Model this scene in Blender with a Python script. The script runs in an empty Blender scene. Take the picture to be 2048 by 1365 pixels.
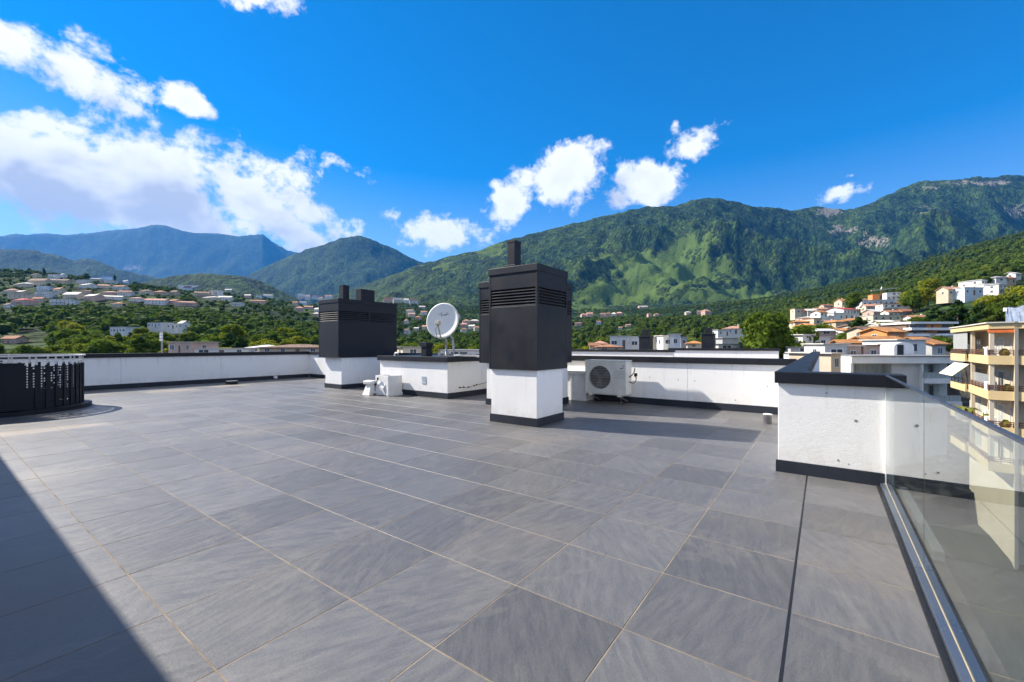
import bpy, bmesh, math, random
import numpy as np
from mathutils import Vector, Matrix
random.seed(7); RNG = np.random.default_rng(11)
SC = bpy.context.scene
COL = SC.collection

# ------------------------------------------------------------------ camera, sky, sun, exposure
F0, HY, CX, EYE = 862.0, 691.5, 1024.0, 1.30          # focal length and horizon measured in a 2048 px wide frame
A = math.radians(35.9)
FW = np.array([math.cos(A), math.sin(A)]); RT = np.array([math.sin(A), -math.cos(A)])
cam = bpy.data.cameras.new('camera'); camo = bpy.data.objects.new('camera', cam); COL.objects.link(camo)
cam.sensor_width = 36; cam.lens = 36 * F0 / 2048; cam.shift_y = 9.0 / 2048
cam.clip_start = 0.05; cam.clip_end = 60000
camo.location = (0, 0, EYE); camo.rotation_euler = (math.radians(90), 0, A - math.radians(90))
SC.camera = camo

SUN = Vector((-0.28, 1.0, 0.90)).normalized()          # towards the sun
sl = bpy.data.lights.new('sun', 'SUN'); sl.energy = 5.0; sl.angle = math.radians(0.55); sl.color = (1.0, 0.93, 0.83)
so = bpy.data.objects.new('sun', sl); COL.objects.link(so)
so.rotation_euler = SUN.to_track_quat('Z', 'Y').to_euler()

SC.view_settings.view_transform = 'Standard'; SC.view_settings.look = 'None'
SC.view_settings.exposure = 1.15; SC.view_settings.gamma = 1.0
SC.view_settings.use_curve_mapping = False
SC.cycles.use_denoising = True
SC.cycles.adaptive_threshold = .02; SC.cycles.max_bounces = 8; SC.cycles.diffuse_bounces = 3; SC.cycles.glossy_bounces = 4
SC.cycles.transmission_bounces = 8; SC.cycles.transparent_max_bounces = 8; SC.cycles.volume_bounces = 1

class NT:
    """small node-tree helper"""
    def __init__(s, tree): s.t = tree; s.n = tree.nodes; s.l = tree.links
    def new(s, typ, **kw):
        nd = s.n.new(typ)
        for k, v in kw.items(): setattr(nd, k, v)
        return nd
    def put(s, sock, v):
        if hasattr(v, 'is_output') or isinstance(v, bpy.types.NodeSocket): s.l.new(v, sock)
        else: sock.default_value = v
    def math(s, op, a, b=None, c=None, clamp=False):
        nd = s.new('ShaderNodeMath', operation=op, use_clamp=clamp)
        s.put(nd.inputs[0], a)
        if b is not None: s.put(nd.inputs[1], b)
        if c is not None: s.put(nd.inputs[2], c)
        return nd.outputs[0]
    def vm(s, op, a, b=None, scale=None):
        nd = s.new('ShaderNodeVectorMath', operation=op)
        s.put(nd.inputs[0], a)
        if b is not None: s.put(nd.inputs[1], b)
        if scale is not None: s.put(nd.inputs['Scale'], scale)
        return nd.outputs['Value'] if op in ('DOT_PRODUCT', 'LENGTH', 'DISTANCE') else nd.outputs['Vector']
    def noise(s, vec, scale, detail=4, rough=0.5, dist=0.0, lac=2.0):
        nd = s.new('ShaderNodeTexNoise'); s.put(nd.inputs['Vector'], vec)
        s.put(nd.inputs['Scale'], scale); s.put(nd.inputs['Detail'], detail); s.put(nd.inputs['Roughness'], rough)
        s.put(nd.inputs['Distortion'], dist); s.put(nd.inputs['Lacunarity'], lac)
        return nd.outputs['Fac']
    def ramp(s, v, lo, hi, a=0.0, b=1.0, smooth=True):
        nd = s.new('ShaderNodeMapRange'); nd.interpolation_type = 'SMOOTHSTEP' if smooth else 'LINEAR'
        s.put(nd.inputs[0], v); s.put(nd.inputs[1], lo); s.put(nd.inputs[2], hi); s.put(nd.inputs[3], a); s.put(nd.inputs[4], b)
        return nd.outputs[0]
    def mix(s, f, a, b, typ='MIX'):
        nd = s.new('ShaderNodeMix', data_type='RGBA', blend_type=typ)
        s.put(nd.inputs[0], f); s.put(nd.inputs[6], a if not isinstance(a, tuple) else (*a[:3], 1)); s.put(nd.inputs[7], b if not isinstance(b, tuple) else (*b[:3], 1))
        return nd.outputs[2]
    def comb(s, x, y, z):
        nd = s.new('ShaderNodeCombineXYZ'); s.put(nd.inputs[0], x); s.put(nd.inputs[1], y); s.put(nd.inputs[2], z); return nd.outputs[0]

def pix_dir(x, y):
    d = FW + RT * ((x - CX) / F0)
    return np.array([d[0], d[1], (HY - y) / F0])

# clouds as they stand in the sky: (u, v) directions in the photograph's pixels, half axes, tilt in degrees, strength
CLOUDS = [(40, 325, 290, 112, 6, 1.4), (300, 365, 290, 108, 16, 1.38), (500, 405, 230, 88, 22, 1.3), (640, 442, 130, 54, 22, 1.05), (240, 410, 240, 60, 10, 1.15), (-90, 380, 160, 80, 0, 1.2),
          (20, 78, 150, 72, 18, 1.2), (150, 128, 165, 66, 28, 1.18), (262, 205, 105, 34, 35, .85), (375, 195, 80, 32, 38, .85),
          (500, -12, 140, 44, 5, .9), (655, 318, 110, 28, 22, .66), (725, 345, 70, 26, 15, .62), (795, 425, 56, 30, 0, .65),
          (880, 466, 95, 48, 8, 1.15), (825, 485, 50, 28, 0, .8), (1122, 350, 90, 64, -15, 1.4), (1030, 404, 64, 52, -25, 1.2), (1078, 392, 48, 36, 0, 1.0),
          (1310, 362, 92, 50, -12, 1.25), (1372, 290, 88, 48, -20, .96), (1330, 262, 46, 30, 30, .75), (1228, 398, 46, 34, 0, .85), (1440, 358, 60, 26, -35, .6),
          (1668, 392, 64, 26, -12, .95), (1692, 360, 40, 14, 0, .65), (1448, 403, 16, 12, 0, .7), (1842, 356, 30, 10, 0, .6), (1880, 262, 20, 9, 0, .5)]

def cloud_group(name, d1, d2):
    g = bpy.data.node_groups.new(name, 'ShaderNodeTree')
    g.interface.new_socket('Direction', in_out='INPUT', socket_type='NodeSocketVector')
    g.interface.new_socket('Density', in_out='OUTPUT', socket_type='NodeSocketFloat')
    n = NT(g); gi = n.new('NodeGroupInput'); go = n.new('NodeGroupOutput')
    d = gi.outputs[0]
    f = n.vm('DOT_PRODUCT', d, (FW[0], FW[1], 0)); r = n.vm('DOT_PRODUCT', d, (RT[0], RT[1], 0)); u = n.vm('DOT_PRODUCT', d, (0, 0, 1))
    fc = n.math('MAXIMUM', f, 0.08)
    # slow wobble so that no outline is an ellipse
    wn = n.new('ShaderNodeTexNoise'); n.put(wn.inputs['Vector'], d); wn.inputs['Scale'].default_value = 5.5; wn.inputs['Detail'].default_value = 2
    sw = n.new('ShaderNodeSeparateColor'); n.l.new(wn.outputs['Color'], sw.inputs[0])
    uu = n.math('ADD', n.math('DIVIDE', r, fc), n.math('MULTIPLY_ADD', sw.outputs[0], .10, -.05))
    vv = n.math('ADD', n.math('DIVIDE', u, fc), n.math('MULTIPLY_ADD', sw.outputs[1], .07, -.035))
    uv = n.comb(uu, vv, 1)
    acc = None
    for (x, y, rx, ry, tilt, wt) in CLOUDS:
        cu, cv, th = (x - CX) / F0, (HY - y) / F0, math.radians(-tilt); ax, ay = rx / F0, ry / F0; c_, s_ = math.cos(th), math.sin(th)
        a = n.vm('DOT_PRODUCT', uv, (c_ / ax, s_ / ax, -(cu * c_ + cv * s_) / ax)); b = n.vm('DOT_PRODUCT', uv, (-s_ / ay, c_ / ay, -(-cu * s_ + cv * c_) / ay))
        q_ = n.math('MULTIPLY_ADD', a, a, n.math('MULTIPLY', b, b))
        b = n.math('MULTIPLY_ADD', n.math('SQRT', q_), -.62 * wt, wt)
        acc = b if acc is None else n.math('SMOOTH_MAX', acc, b, .06)
    acc = n.math('MAXIMUM', acc, 0.0)
    # added broken cloud round the unseen sky, cover raised to brighten shaded walls
    side = n.ramp(f, .62, .40)
    far = n.ramp(n.noise(n.vm('MULTIPLY', d, (1, 1, 1.8)), 2.3, 2, .5), .36, .54)
    acc = n.math('MAXIMUM', acc, n.math('MULTIPLY', n.math('MULTIPLY', far, side), n.ramp(u, .02, .12)))
    fb = n.math('MULTIPLY_ADD', n.noise(n.vm('MULTIPLY', d, (1, 1, 1.25)), 8.5, d1, .63, .2), 2.0, -1.0)
    if d2: fb = n.math('ADD', fb, n.math('MULTIPLY_ADD', n.noise(d, 42.0, d2, .62), .55, -.275))
    den = n.math('ADD', n.math('SUBTRACT', acc, .55), fb)
    den = n.math('MULTIPLY', den, n.ramp(acc, .03, .16))
    den = n.math('SUBTRACT', den, n.ramp(acc, .16, .03))
    n.l.new(den, go.inputs[0])
    return g

W = bpy.data.worlds.new('World'); SC.world = W; W.use_nodes = True
W.cycles.sampling_method = 'MANUAL'; W.cycles.sample_map_resolution = 256
n = NT(W.node_tree); n.n.clear()
sky = n.new('ShaderNodeTexSky', sky_type='NISHITA'); sky.sun_disc = False
sky.sun_elevation = math.asin(SUN.z); sky.sun_rotation = math.atan2(SUN.x, SUN.y)
sky.air_density = 1.0; sky.dust_density = 0.25; sky.ozone_density = 4.0; sky.altitude = 400

tc = n.new('ShaderNodeTexCoord'); hs = n.new('ShaderNodeHueSaturation'); hs.inputs['Value'].default_value = 0.86; n.l.new(sky.outputs[0], hs.inputs['Color'])
n.put(hs.inputs['Saturation'], n.ramp(n.vm('DOT_PRODUCT', tc.outputs['Generated'], (0, 0, 1)), .06, .56, .92, 1.78, False))
g1 = n.new('ShaderNodeGroup'); g1.node_tree = cloud_group('cloud_density', 5, 4); n.l.new(tc.outputs['Generated'], g1.inputs[0])
g2 = n.new('ShaderNodeGroup'); g2.node_tree = cloud_group('cloud_density_towards_sun', 3, 0)
n.l.new(n.vm('NORMALIZE', n.vm('ADD', tc.outputs['Generated'], tuple(SUN * .11))), g2.inputs[0])
alpha = n.ramp(g1.outputs[0], -.06, .30)
lit = n.math('SUBTRACT', n.ramp(g2.outputs[0], -.05, .80, 1.0, 0.0), n.math('MULTIPLY', n.ramp(g1.outputs[0], .20, .95), .22), clamp=True)
ccol = n.mix(lit, (3.35, 3.5, 3.75), (6.5, 6.4, 6.2))
n2_ = n.mix(alpha, hs.outputs[0], ccol)
bg = n.new('ShaderNodeBackground'); bg.inputs['Strength'].default_value = 0.09
n.l.new(n2_, bg.inputs['Color'])
wo = n.new('ShaderNodeOutputWorld'); n.l.new(bg.outputs[0], wo.inputs[0])

# ------------------------------------------------------------------ helpers
def px2w(x, d): return FW * d + RT * (d * (x - CX) / F0)           # pixel column + forward depth -> ground point
def zpx(y, d): return EYE + d * (HY - y) / F0

ORG = {}
def link(o): COL.objects.link(o); return o
def tag(o, label, cat, group=None):
    o['label'] = label; o['category'] = cat
    if group: o['group'] = group
    return o
def thing(name, label, cat, loc=(0, 0, 0), group=None, rz=0.0):
    o = link(bpy.data.objects.new(name, None)); o.location = loc; o.rotation_euler = (0, 0, rz); o.empty_display_size = .2
    ORG[o.name] = Vector(loc)
    return tag(o, label, cat, group)
def mesh(name, v, f, mats, smooth=False, mi=None):
    m = bpy.data.meshes.new(name); m.from_pydata([tuple(p) for p in v], [], f)
    for k in (mats if isinstance(mats, (list, tuple)) else [mats]): m.materials.append(k)
    if mi is not None: m.polygons.foreach_set('material_index', mi)
    if smooth: m.polygons.foreach_set('use_smooth', [True] * len(m.polygons))
    m.update(); return m
class MB:
    def __init__(s): s.v = []; s.f = []; s.mi = []; s.cur = 0
    def add(s, v, f):
        b = len(s.v); s.v += [tuple(p) for p in v]; s.f += [tuple(i + b for i in q) for q in f]; s.mi += [s.cur] * len(f); return s
    def box(s, x0, y0, z0, x1, y1, z1):
        v = [(x0, y0, z0), (x1, y0, z0), (x1, y1, z0), (x0, y1, z0), (x0, y0, z1), (x1, y0, z1), (x1, y1, z1), (x0, y1, z1)]
        return s.add(v, [(0, 3, 2, 1), (4, 5, 6, 7), (0, 1, 5, 4), (1, 2, 6, 5), (2, 3, 7, 6), (3, 0, 4, 7)])
    def obox(s, c, ux, uy, uz, hx, hy, hz):      # oriented box: centre, unit axes, half sizes
        c, ux, uy, uz = map(Vector, (c, ux, uy, uz)); v = []
        for k in (-1, 1):
            for (a, b) in ((-1, -1), (1, -1), (1, 1), (-1, 1)): v.append(c + ux * (a * hx) + uy * (b * hy) + uz * (k * hz))
        return s.add(v, [(0, 3, 2, 1), (4, 5, 6, 7), (0, 1, 5, 4), (1, 2, 6, 5), (2, 3, 7, 6), (3, 0, 4, 7)])
    def bar(s, p, q, w, h=None, up=(0, 0, 1)):
        p, q = Vector(p), Vector(q); z = (q - p); L = z.length; z.normalize(); u = Vector(up)
        if abs(z.dot(u)) > .95: u = Vector((1, 0, 0))
        x = u.cross(z).normalized(); y = z.cross(x)
        return s.obox((p + q) / 2, x, y, z, w / 2, (h or w) / 2, L / 2)
    def prism(s, pts, z0, z1):                   # plan polygon, counter-clockwise
        k = len(pts); v = [(x, y, z0) for x, y in pts] + [(x, y, z1) for x, y in pts]
        return s.add(v, [tuple(range(k - 1, -1, -1)), tuple(range(k, 2 * k))] + [(i, (i + 1) % k, (i + 1) % k + k, i + k) for i in range(k)])
    def lathe(s, c, prof, seg=20, axis=(0, 0, 1), caps=True):   # prof: (radius, height along axis)
        c, ax = Vector(c), Vector(axis).normalized(); u = Vector((1, 0, 0)) if abs(ax.x) < .9 else Vector((0, 1, 0))
        x = ax.cross(u).normalized(); y = ax.cross(x); v = []; f = []
        for r, h in prof:
            for i in range(seg):
                a = 2 * math.pi * i / seg; v.append(c + ax * h + (x * math.cos(a) + y * math.sin(a)) * r)
        for j in range(len(prof) - 1):
            for i in range(seg):
                a, b = j * seg + i, j * seg + (i + 1) % seg; f.append((a, b, b + seg, a + seg))
        if caps: f.append(tuple(range(seg - 1, -1, -1))); f.append(tuple(range((len(prof) - 1) * seg, len(prof) * seg)))
        return s.add(v, f)
    def tube(s, pts, r, seg=8):
        pts = [Vector(p) for p in pts]; v = []; f = []
        for i, p in enumerate(pts):
            t = (pts[min(i + 1, len(pts) - 1)] - pts[max(i - 1, 0)]).normalized()
            u = Vector((0, 0, 1)) if abs(t.z) < .9 else Vector((1, 0, 0)); x = t.cross(u).normalized(); y = t.cross(x)
            for k in range(seg): a = 2 * math.pi * k / seg; v.append(p + (x * math.cos(a) + y * math.sin(a)) * r)
        for i in range(len(pts) - 1):
            for k in range(seg): a, b = i * seg + k, i * seg + (k + 1) % seg; f.append((a, b, b + seg, a + seg))
        f += [tuple(range(seg)), tuple(range((len(pts) - 1) * seg, len(pts) * seg))]
        return s.add(v, f)
    def build(s, name, mats, parent=None, bevel=0, smooth=False, local=False):
        org = Vector((0, 0, 0)) if (parent is None or local) else ORG[parent.name]
        m = mesh(name, [Vector(p) - org for p in s.v], s.f, mats, smooth, s.mi)
        o = link(bpy.data.objects.new(name, m)); o.parent = parent; ORG[o.name] = org
        if smooth == 'auto' or bevel:
            if bevel:
                b = o.modifiers.new('bevel', 'BEVEL'); b.width = bevel; b.segments = 2; b.limit_method = 'ANGLE'; b.angle_limit = math.radians(40)
        return o
def inst(m, name, parent, loc=(0, 0, 0), rot=(0, 0, 0), sc=(1, 1, 1)):
    o = link(bpy.data.objects.new(name, m)); o.parent = parent; o.location = loc; o.rotation_euler = rot; o.scale = sc
    return o

# ------------------------------------------------------------------ materials
def bsdf(name):
    m = bpy.data.materials.new(name); m.use_nodes = True; nn = NT(m.node_tree)
    return m, nn, nn.n['Principled BSDF'], nn.n['Material Output']
MATS = {}
def plain(name, col, rough=.6, var=.18, scale=6.0, metal=0.0, bump=0.0, bscale=60, spec=.5):
    if name in MATS: return MATS[name]
    m, nn, p, o = bsdf(name)
    geo = nn.new('ShaderNodeNewGeometry'); oi = nn.new('ShaderNodeObjectInfo')
    nz = nn.noise(geo.outputs['Position'], scale, 5, .6)
    k = nn.math('ADD', nn.ramp(nz, .25, .75, 1 - var, 1 + var), nn.math('MULTIPLY_ADD', oi.outputs['Random'], var * .5, -var * .25))
    mixn = nn.vm('SCALE', tuple(col[:3]), scale=k)
    nn.l.new(mixn, p.inputs['Base Color'])
    p.inputs['Roughness'].default_value = rough; p.inputs['Metallic'].default_value = metal; p.inputs['Specular IOR Level'].default_value = spec
    nn.put(p.inputs['Roughness'], nn.ramp(nn.noise(geo.outputs['Position'], scale * 2.3, 4, .6), .2, .8, max(rough - .08, .02), min(rough + .1, 1)))
    if bump:
        b = nn.new('ShaderNodeBump'); b.inputs['Strength'].default_value = 1; b.inputs['Distance'].default_value = bump
        nn.l.new(nn.noise(geo.outputs['Position'], bscale, 4, .6), b.inputs['Height']); nn.l.new(b.outputs[0], p.inputs['Normal'])
    MATS[name] = m; return m

def m_stucco():
    m, nn, p, o = bsdf('white_render')
    geo = nn.new('ShaderNodeNewGeometry'); pos = geo.outputs['Position']
    sx = nn.new('ShaderNodeSeparateXYZ'); nn.l.new(pos, sx.inputs[0])
    big = nn.noise(pos, 1.6, 5, .6); fine = nn.noise(pos, 24, 4, .6)
    streak = nn.noise(nn.vm('MULTIPLY', pos, (9, 9, .7)), 1.0, 5, .6)
    low = nn.math('MULTIPLY', nn.ramp(sx.outputs[2], .42, .12), nn.ramp(nn.noise(pos, 7, 5, .65), .35, .75))
    c = nn.mix(nn.ramp(big, .35, .75), (.88, .87, .85), (.84, .83, .81))
    c = nn.mix(nn.math('MULTIPLY', nn.ramp(streak, .58, .80), .28), c, (.60, .575, .53))
    drip = nn.math('MULTIPLY', nn.math('MULTIPLY', nn.ramp(sx.outputs[2], .55, .92), nn.ramp(nn.noise(nn.vm('MULTIPLY', pos, (14, 14, .5)), 1.0, 4, .6), .52, .72)), .30)
    c = nn.mix(drip, c, (.52, .49, .44))
    c = nn.mix(nn.math('MULTIPLY', low, .42), c, (.62, .56, .48))
    c = nn.mix(nn.ramp(nn.noise(pos, 55, 2, .5), .72, .80, 0, .12), c, (.5, .46, .4))
    nn.l.new(c, p.inputs['Base Color']); p.inputs['Roughness'].default_value = .85; p.inputs['Specular IOR Level'].default_value = .25
    b = nn.new('ShaderNodeBump'); b.inputs['Distance'].default_value = .0035; b.inputs['Strength'].default_value = .8
    nn.l.new(nn.math('ADD', nn.noise(pos, 130, 4, .65), nn.math('MULTIPLY', fine, .8)), b.inputs['Height']); nn.l.new(b.outputs[0], p.inputs['Normal'])
    return m
def m_metal(name, base, rough):
    m, nn, p, o = bsdf(name)
    geo = nn.new('ShaderNodeNewGeometry'); pos = geo.outputs['Position']; oi = nn.new('ShaderNodeObjectInfo')
    run = nn.noise(nn.vm('MULTIPLY', pos, (6, 6, .6)), 1.0, 6, .65); cloud = nn.noise(pos, 2.2, 5, .6); speck = nn.noise(pos, 70, 3, .6)
    c = nn.mix(nn.ramp(cloud, .3, .75), tuple(b * .85 for b in base), tuple(b * 1.25 for b in base))
    c = nn.mix(nn.math('MULTIPLY', nn.ramp(run, .5, .85), .35), c, tuple(b * 1.4 + .006 for b in base))
    c = nn.mix(nn.ramp(speck, .68, .76, 0, .22), c, (.07, .07, .07))
    p.inputs['Specular IOR Level'].default_value = .32
    nn.l.new(c, p.inputs['Base Color'])
    nn.l.new(nn.ramp(cloud, .25, .8, rough - .07, rough + .13), p.inputs['Roughness'])
    b = nn.new('ShaderNodeBump'); b.inputs['Distance'].default_value = .012; b.inputs['Strength'].default_value = .35
    nn.l.new(nn.noise(pos, 1.7, 3, .5), b.inputs['Height']); nn.l.new(b.outputs[0], p.inputs['Normal'])
    return m
def m_tile():
    m, nn, p, o = bsdf('slate_tile')
    geo = nn.new('ShaderNodeNewGeometry'); oi = nn.new('ShaderNodeObjectInfo')
    rnd = nn.math('FRACT', nn.math('ADD', oi.outputs['Random'], geo.outputs['Random Per Island']))
    r2 = nn.math('FRACT', nn.math('MULTIPLY', rnd, 37.7)); r3 = nn.math('FRACT', nn.math('MULTIPLY', rnd, 91.3))
    rot = nn.new('ShaderNodeVectorRotate', rotation_type='Z_AXIS'); nn.l.new(geo.outputs['Position'], rot.inputs['Vector'])
    nn.put(rot.inputs['Angle'], nn.math('MULTIPLY_ADD', r2, 1.3, -.75))
    v = nn.vm('ADD', rot.outputs[0], nn.comb(nn.math('MULTIPLY', rnd, 50), nn.math('MULTIPLY', r3, 50), 0))
    vein = nn.noise(nn.vm('MULTIPLY', v, (4.0, 21, 1)), 1.0, 9, .74, .25)
    vein2 = nn.noise(nn.vm('MULTIPLY', v, (3, 34, 1)), 1.0, 5, .6, .9)
    cloud = nn.noise(v, 4.5, 7, .7); grain = nn.noise(v, 120, 4, .75)
    c = nn.mix(nn.ramp(vein, .32, .68), (.088, .088, .093), (.126, .124, .125))
    c = nn.mix(nn.math('MULTIPLY', nn.ramp(cloud, .45, .72), .5), c, (.118, .114, .110))
    c = nn.mix(nn.ramp(vein2, .60, .74, 0, .38), c, (.060, .062, .070))
    c = nn.mix(nn.ramp(vein2, .38, .28, 0, .30), c, (.175, .172, .168))
    c = nn.vm('SCALE', c, scale=nn.math('MULTIPLY', nn.math('MULTIPLY_ADD', r3, .34, .77), nn.ramp(grain, .2, .8, .80, 1.20)))
    dust = nn.noise(geo.outputs['Position'], .45, 5, .62)
    c = nn.mix(nn.ramp(dust, .50, .74, 0, .36), c, (.185, .158, .130))
    mark = nn.noise(geo.outputs['Position'], 1.1, 6, .6, .4)
    ringm = nn.math('MULTIPLY', nn.ramp(mark, .535, .555), nn.ramp(mark, .595, .56))
    c = nn.mix(nn.math('MULTIPLY', ringm, .17), c, (.20, .185, .165))
    # warm sunlight glints by the guard and the far wall, painted into the tile colour
    glint = None
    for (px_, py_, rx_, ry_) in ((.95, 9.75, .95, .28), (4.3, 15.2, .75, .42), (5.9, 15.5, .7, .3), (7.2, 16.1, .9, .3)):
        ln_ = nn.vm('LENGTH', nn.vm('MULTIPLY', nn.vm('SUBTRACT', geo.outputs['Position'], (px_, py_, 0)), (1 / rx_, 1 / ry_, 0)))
        b_ = nn.ramp(nn.math('ADD', ln_, nn.math('MULTIPLY_ADD', mark, 1.6, -.8)), 1.05, .75); glint = b_ if glint is None else nn.math('MAXIMUM', glint, b_)
    c = nn.mix(nn.math('MULTIPLY', glint, .5), c, (.31, .25, .185))
    nn.l.new(c, p.inputs['Base Color'])
    nn.l.new(nn.math('ADD', nn.ramp(vein, .25, .75, .40, .54), nn.ramp(dust, .45, .75, -.03, .10)), p.inputs['Roughness'])
    p.inputs['Specular IOR Level'].default_value = .55
    b = nn.new('ShaderNodeBump'); b.inputs['Distance'].default_value = .0022; b.inputs['Strength'].default_value = .7
    nn.l.new(nn.math('ADD', nn.math('MULTIPLY', vein, 1.4), nn.math('ADD', nn.math('MULTIPLY', nn.noise(v, 42, 5, .65), .8), nn.math('MULTIPLY', grain, .25))), b.inputs['Height'])
    nn.l.new(b.outputs[0], p.inputs['Normal'])
    return m
def m_glass(name, tint, rough=0.0):
    m, nn, p, o = bsdf(name)
    p.inputs['Base Color'].default_value = (*tint, 1); p.inputs['Roughness'].default_value = rough
    p.inputs['Transmission Weight'].default_value = 1; p.inputs['IOR'].default_value = 1.72
    geo = nn.new('ShaderNodeNewGeometry')
    nn.l.new(nn.ramp(nn.noise(geo.outputs['Position'], 3.0, 6, .7), .5, .8, 0.0, .035), p.inputs['Roughness'])
    return m
def m_leaf(name, dark, light, yellow):
    m, nn, p, o = bsdf(name)
    geo = nn.new('ShaderNodeNewGeometry'); oi = nn.new('ShaderNodeObjectInfo'); pos = geo.outputs['Position']
    isl = geo.outputs['Random Per Island']
    c = nn.mix(nn.ramp(nn.noise(pos, .35, 4, .6), .3, .7), dark, light)
    tree = nn.math('FRACT', nn.math('ADD', oi.outputs['Random'], nn.noise(nn.vm('MULTIPLY', pos, (1, 1, .2)), .045, 2, .5)))
    c = nn.mix(nn.math('MULTIPLY', nn.ramp(tree, .45, 1.0), .75), c, yellow)
    c = nn.vm('SCALE', c, scale=nn.math('MULTIPLY_ADD', isl, .7, .65))
    nn.l.new(c, p.inputs['Base Color']); p.inputs['Roughness'].default_value = .8; p.inputs['Specular IOR Level'].default_value = .05
    tr = nn.new('ShaderNodeBsdfTranslucent'); nn.l.new(nn.vm('MULTIPLY', c, (1.3, 1.35, .6)), tr.inputs['Color'])
    mx = nn.new('ShaderNodeMixShader'); mx.inputs[0].default_value = .36
    nn.l.new(p.outputs[0], mx.inputs[1]); nn.l.new(tr.outputs[0], mx.inputs[2]); nn.l.new(mx.outputs[0], o.inputs[0])
    return m
def m_roof(name, col):
    m, nn, p, o = bsdf(name)
    geo = nn.new('ShaderNodeNewGeometry'); tcn = nn.new('ShaderNodeTexCoord'); pos = tcn.outputs['Object']; oi = nn.new('ShaderNodeObjectInfo')
    w = nn.new('ShaderNodeTexWave', wave_type='BANDS', bands_direction='X'); nn.l.new(pos, w.inputs['Vector']); w.inputs['Scale'].default_value = 1.3; w.inputs['Distortion'].default_value = .6
    w2 = nn.new('ShaderNodeTexWave', wave_type='BANDS', bands_direction='Z'); nn.l.new(pos, w2.inputs['Vector']); w2.inputs['Scale'].default_value = 2.4; w2.inputs['Distortion'].default_value = .8
    h = nn.math('ADD', w.outputs['Fac'], nn.math('MULTIPLY', w2.outputs['Fac'], .6))
    nz = nn.noise(geo.outputs['Position'], .9, 6, .65)
    c = nn.mix(nn.ramp(nz, .3, .72), tuple(x * .62 for x in col), tuple(min(x * 1.2, .9) for x in col))
    c = nn.mix(nn.math('MULTIPLY', nn.ramp(nn.noise(geo.outputs['Position'], 3.4, 5, .7), .55, .75), .5), c, (.20, .17, .14))
    c = nn.vm('SCALE', c, scale=nn.math('MULTIPLY', nn.math('MULTIPLY_ADD', oi.outputs['Random'], .35, .82), nn.ramp(h, .1, 1.3, .68, 1.1)))
    nn.l.new(c, p.inputs['Base Color']); p.inputs['Roughness'].default_value = .85
    b = nn.new('ShaderNodeBump'); b.inputs['Distance'].default_value = .12; nn.l.new(h, b.inputs['Height']); nn.l.new(b.outputs[0], p.inputs['Normal'])
    return m
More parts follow.
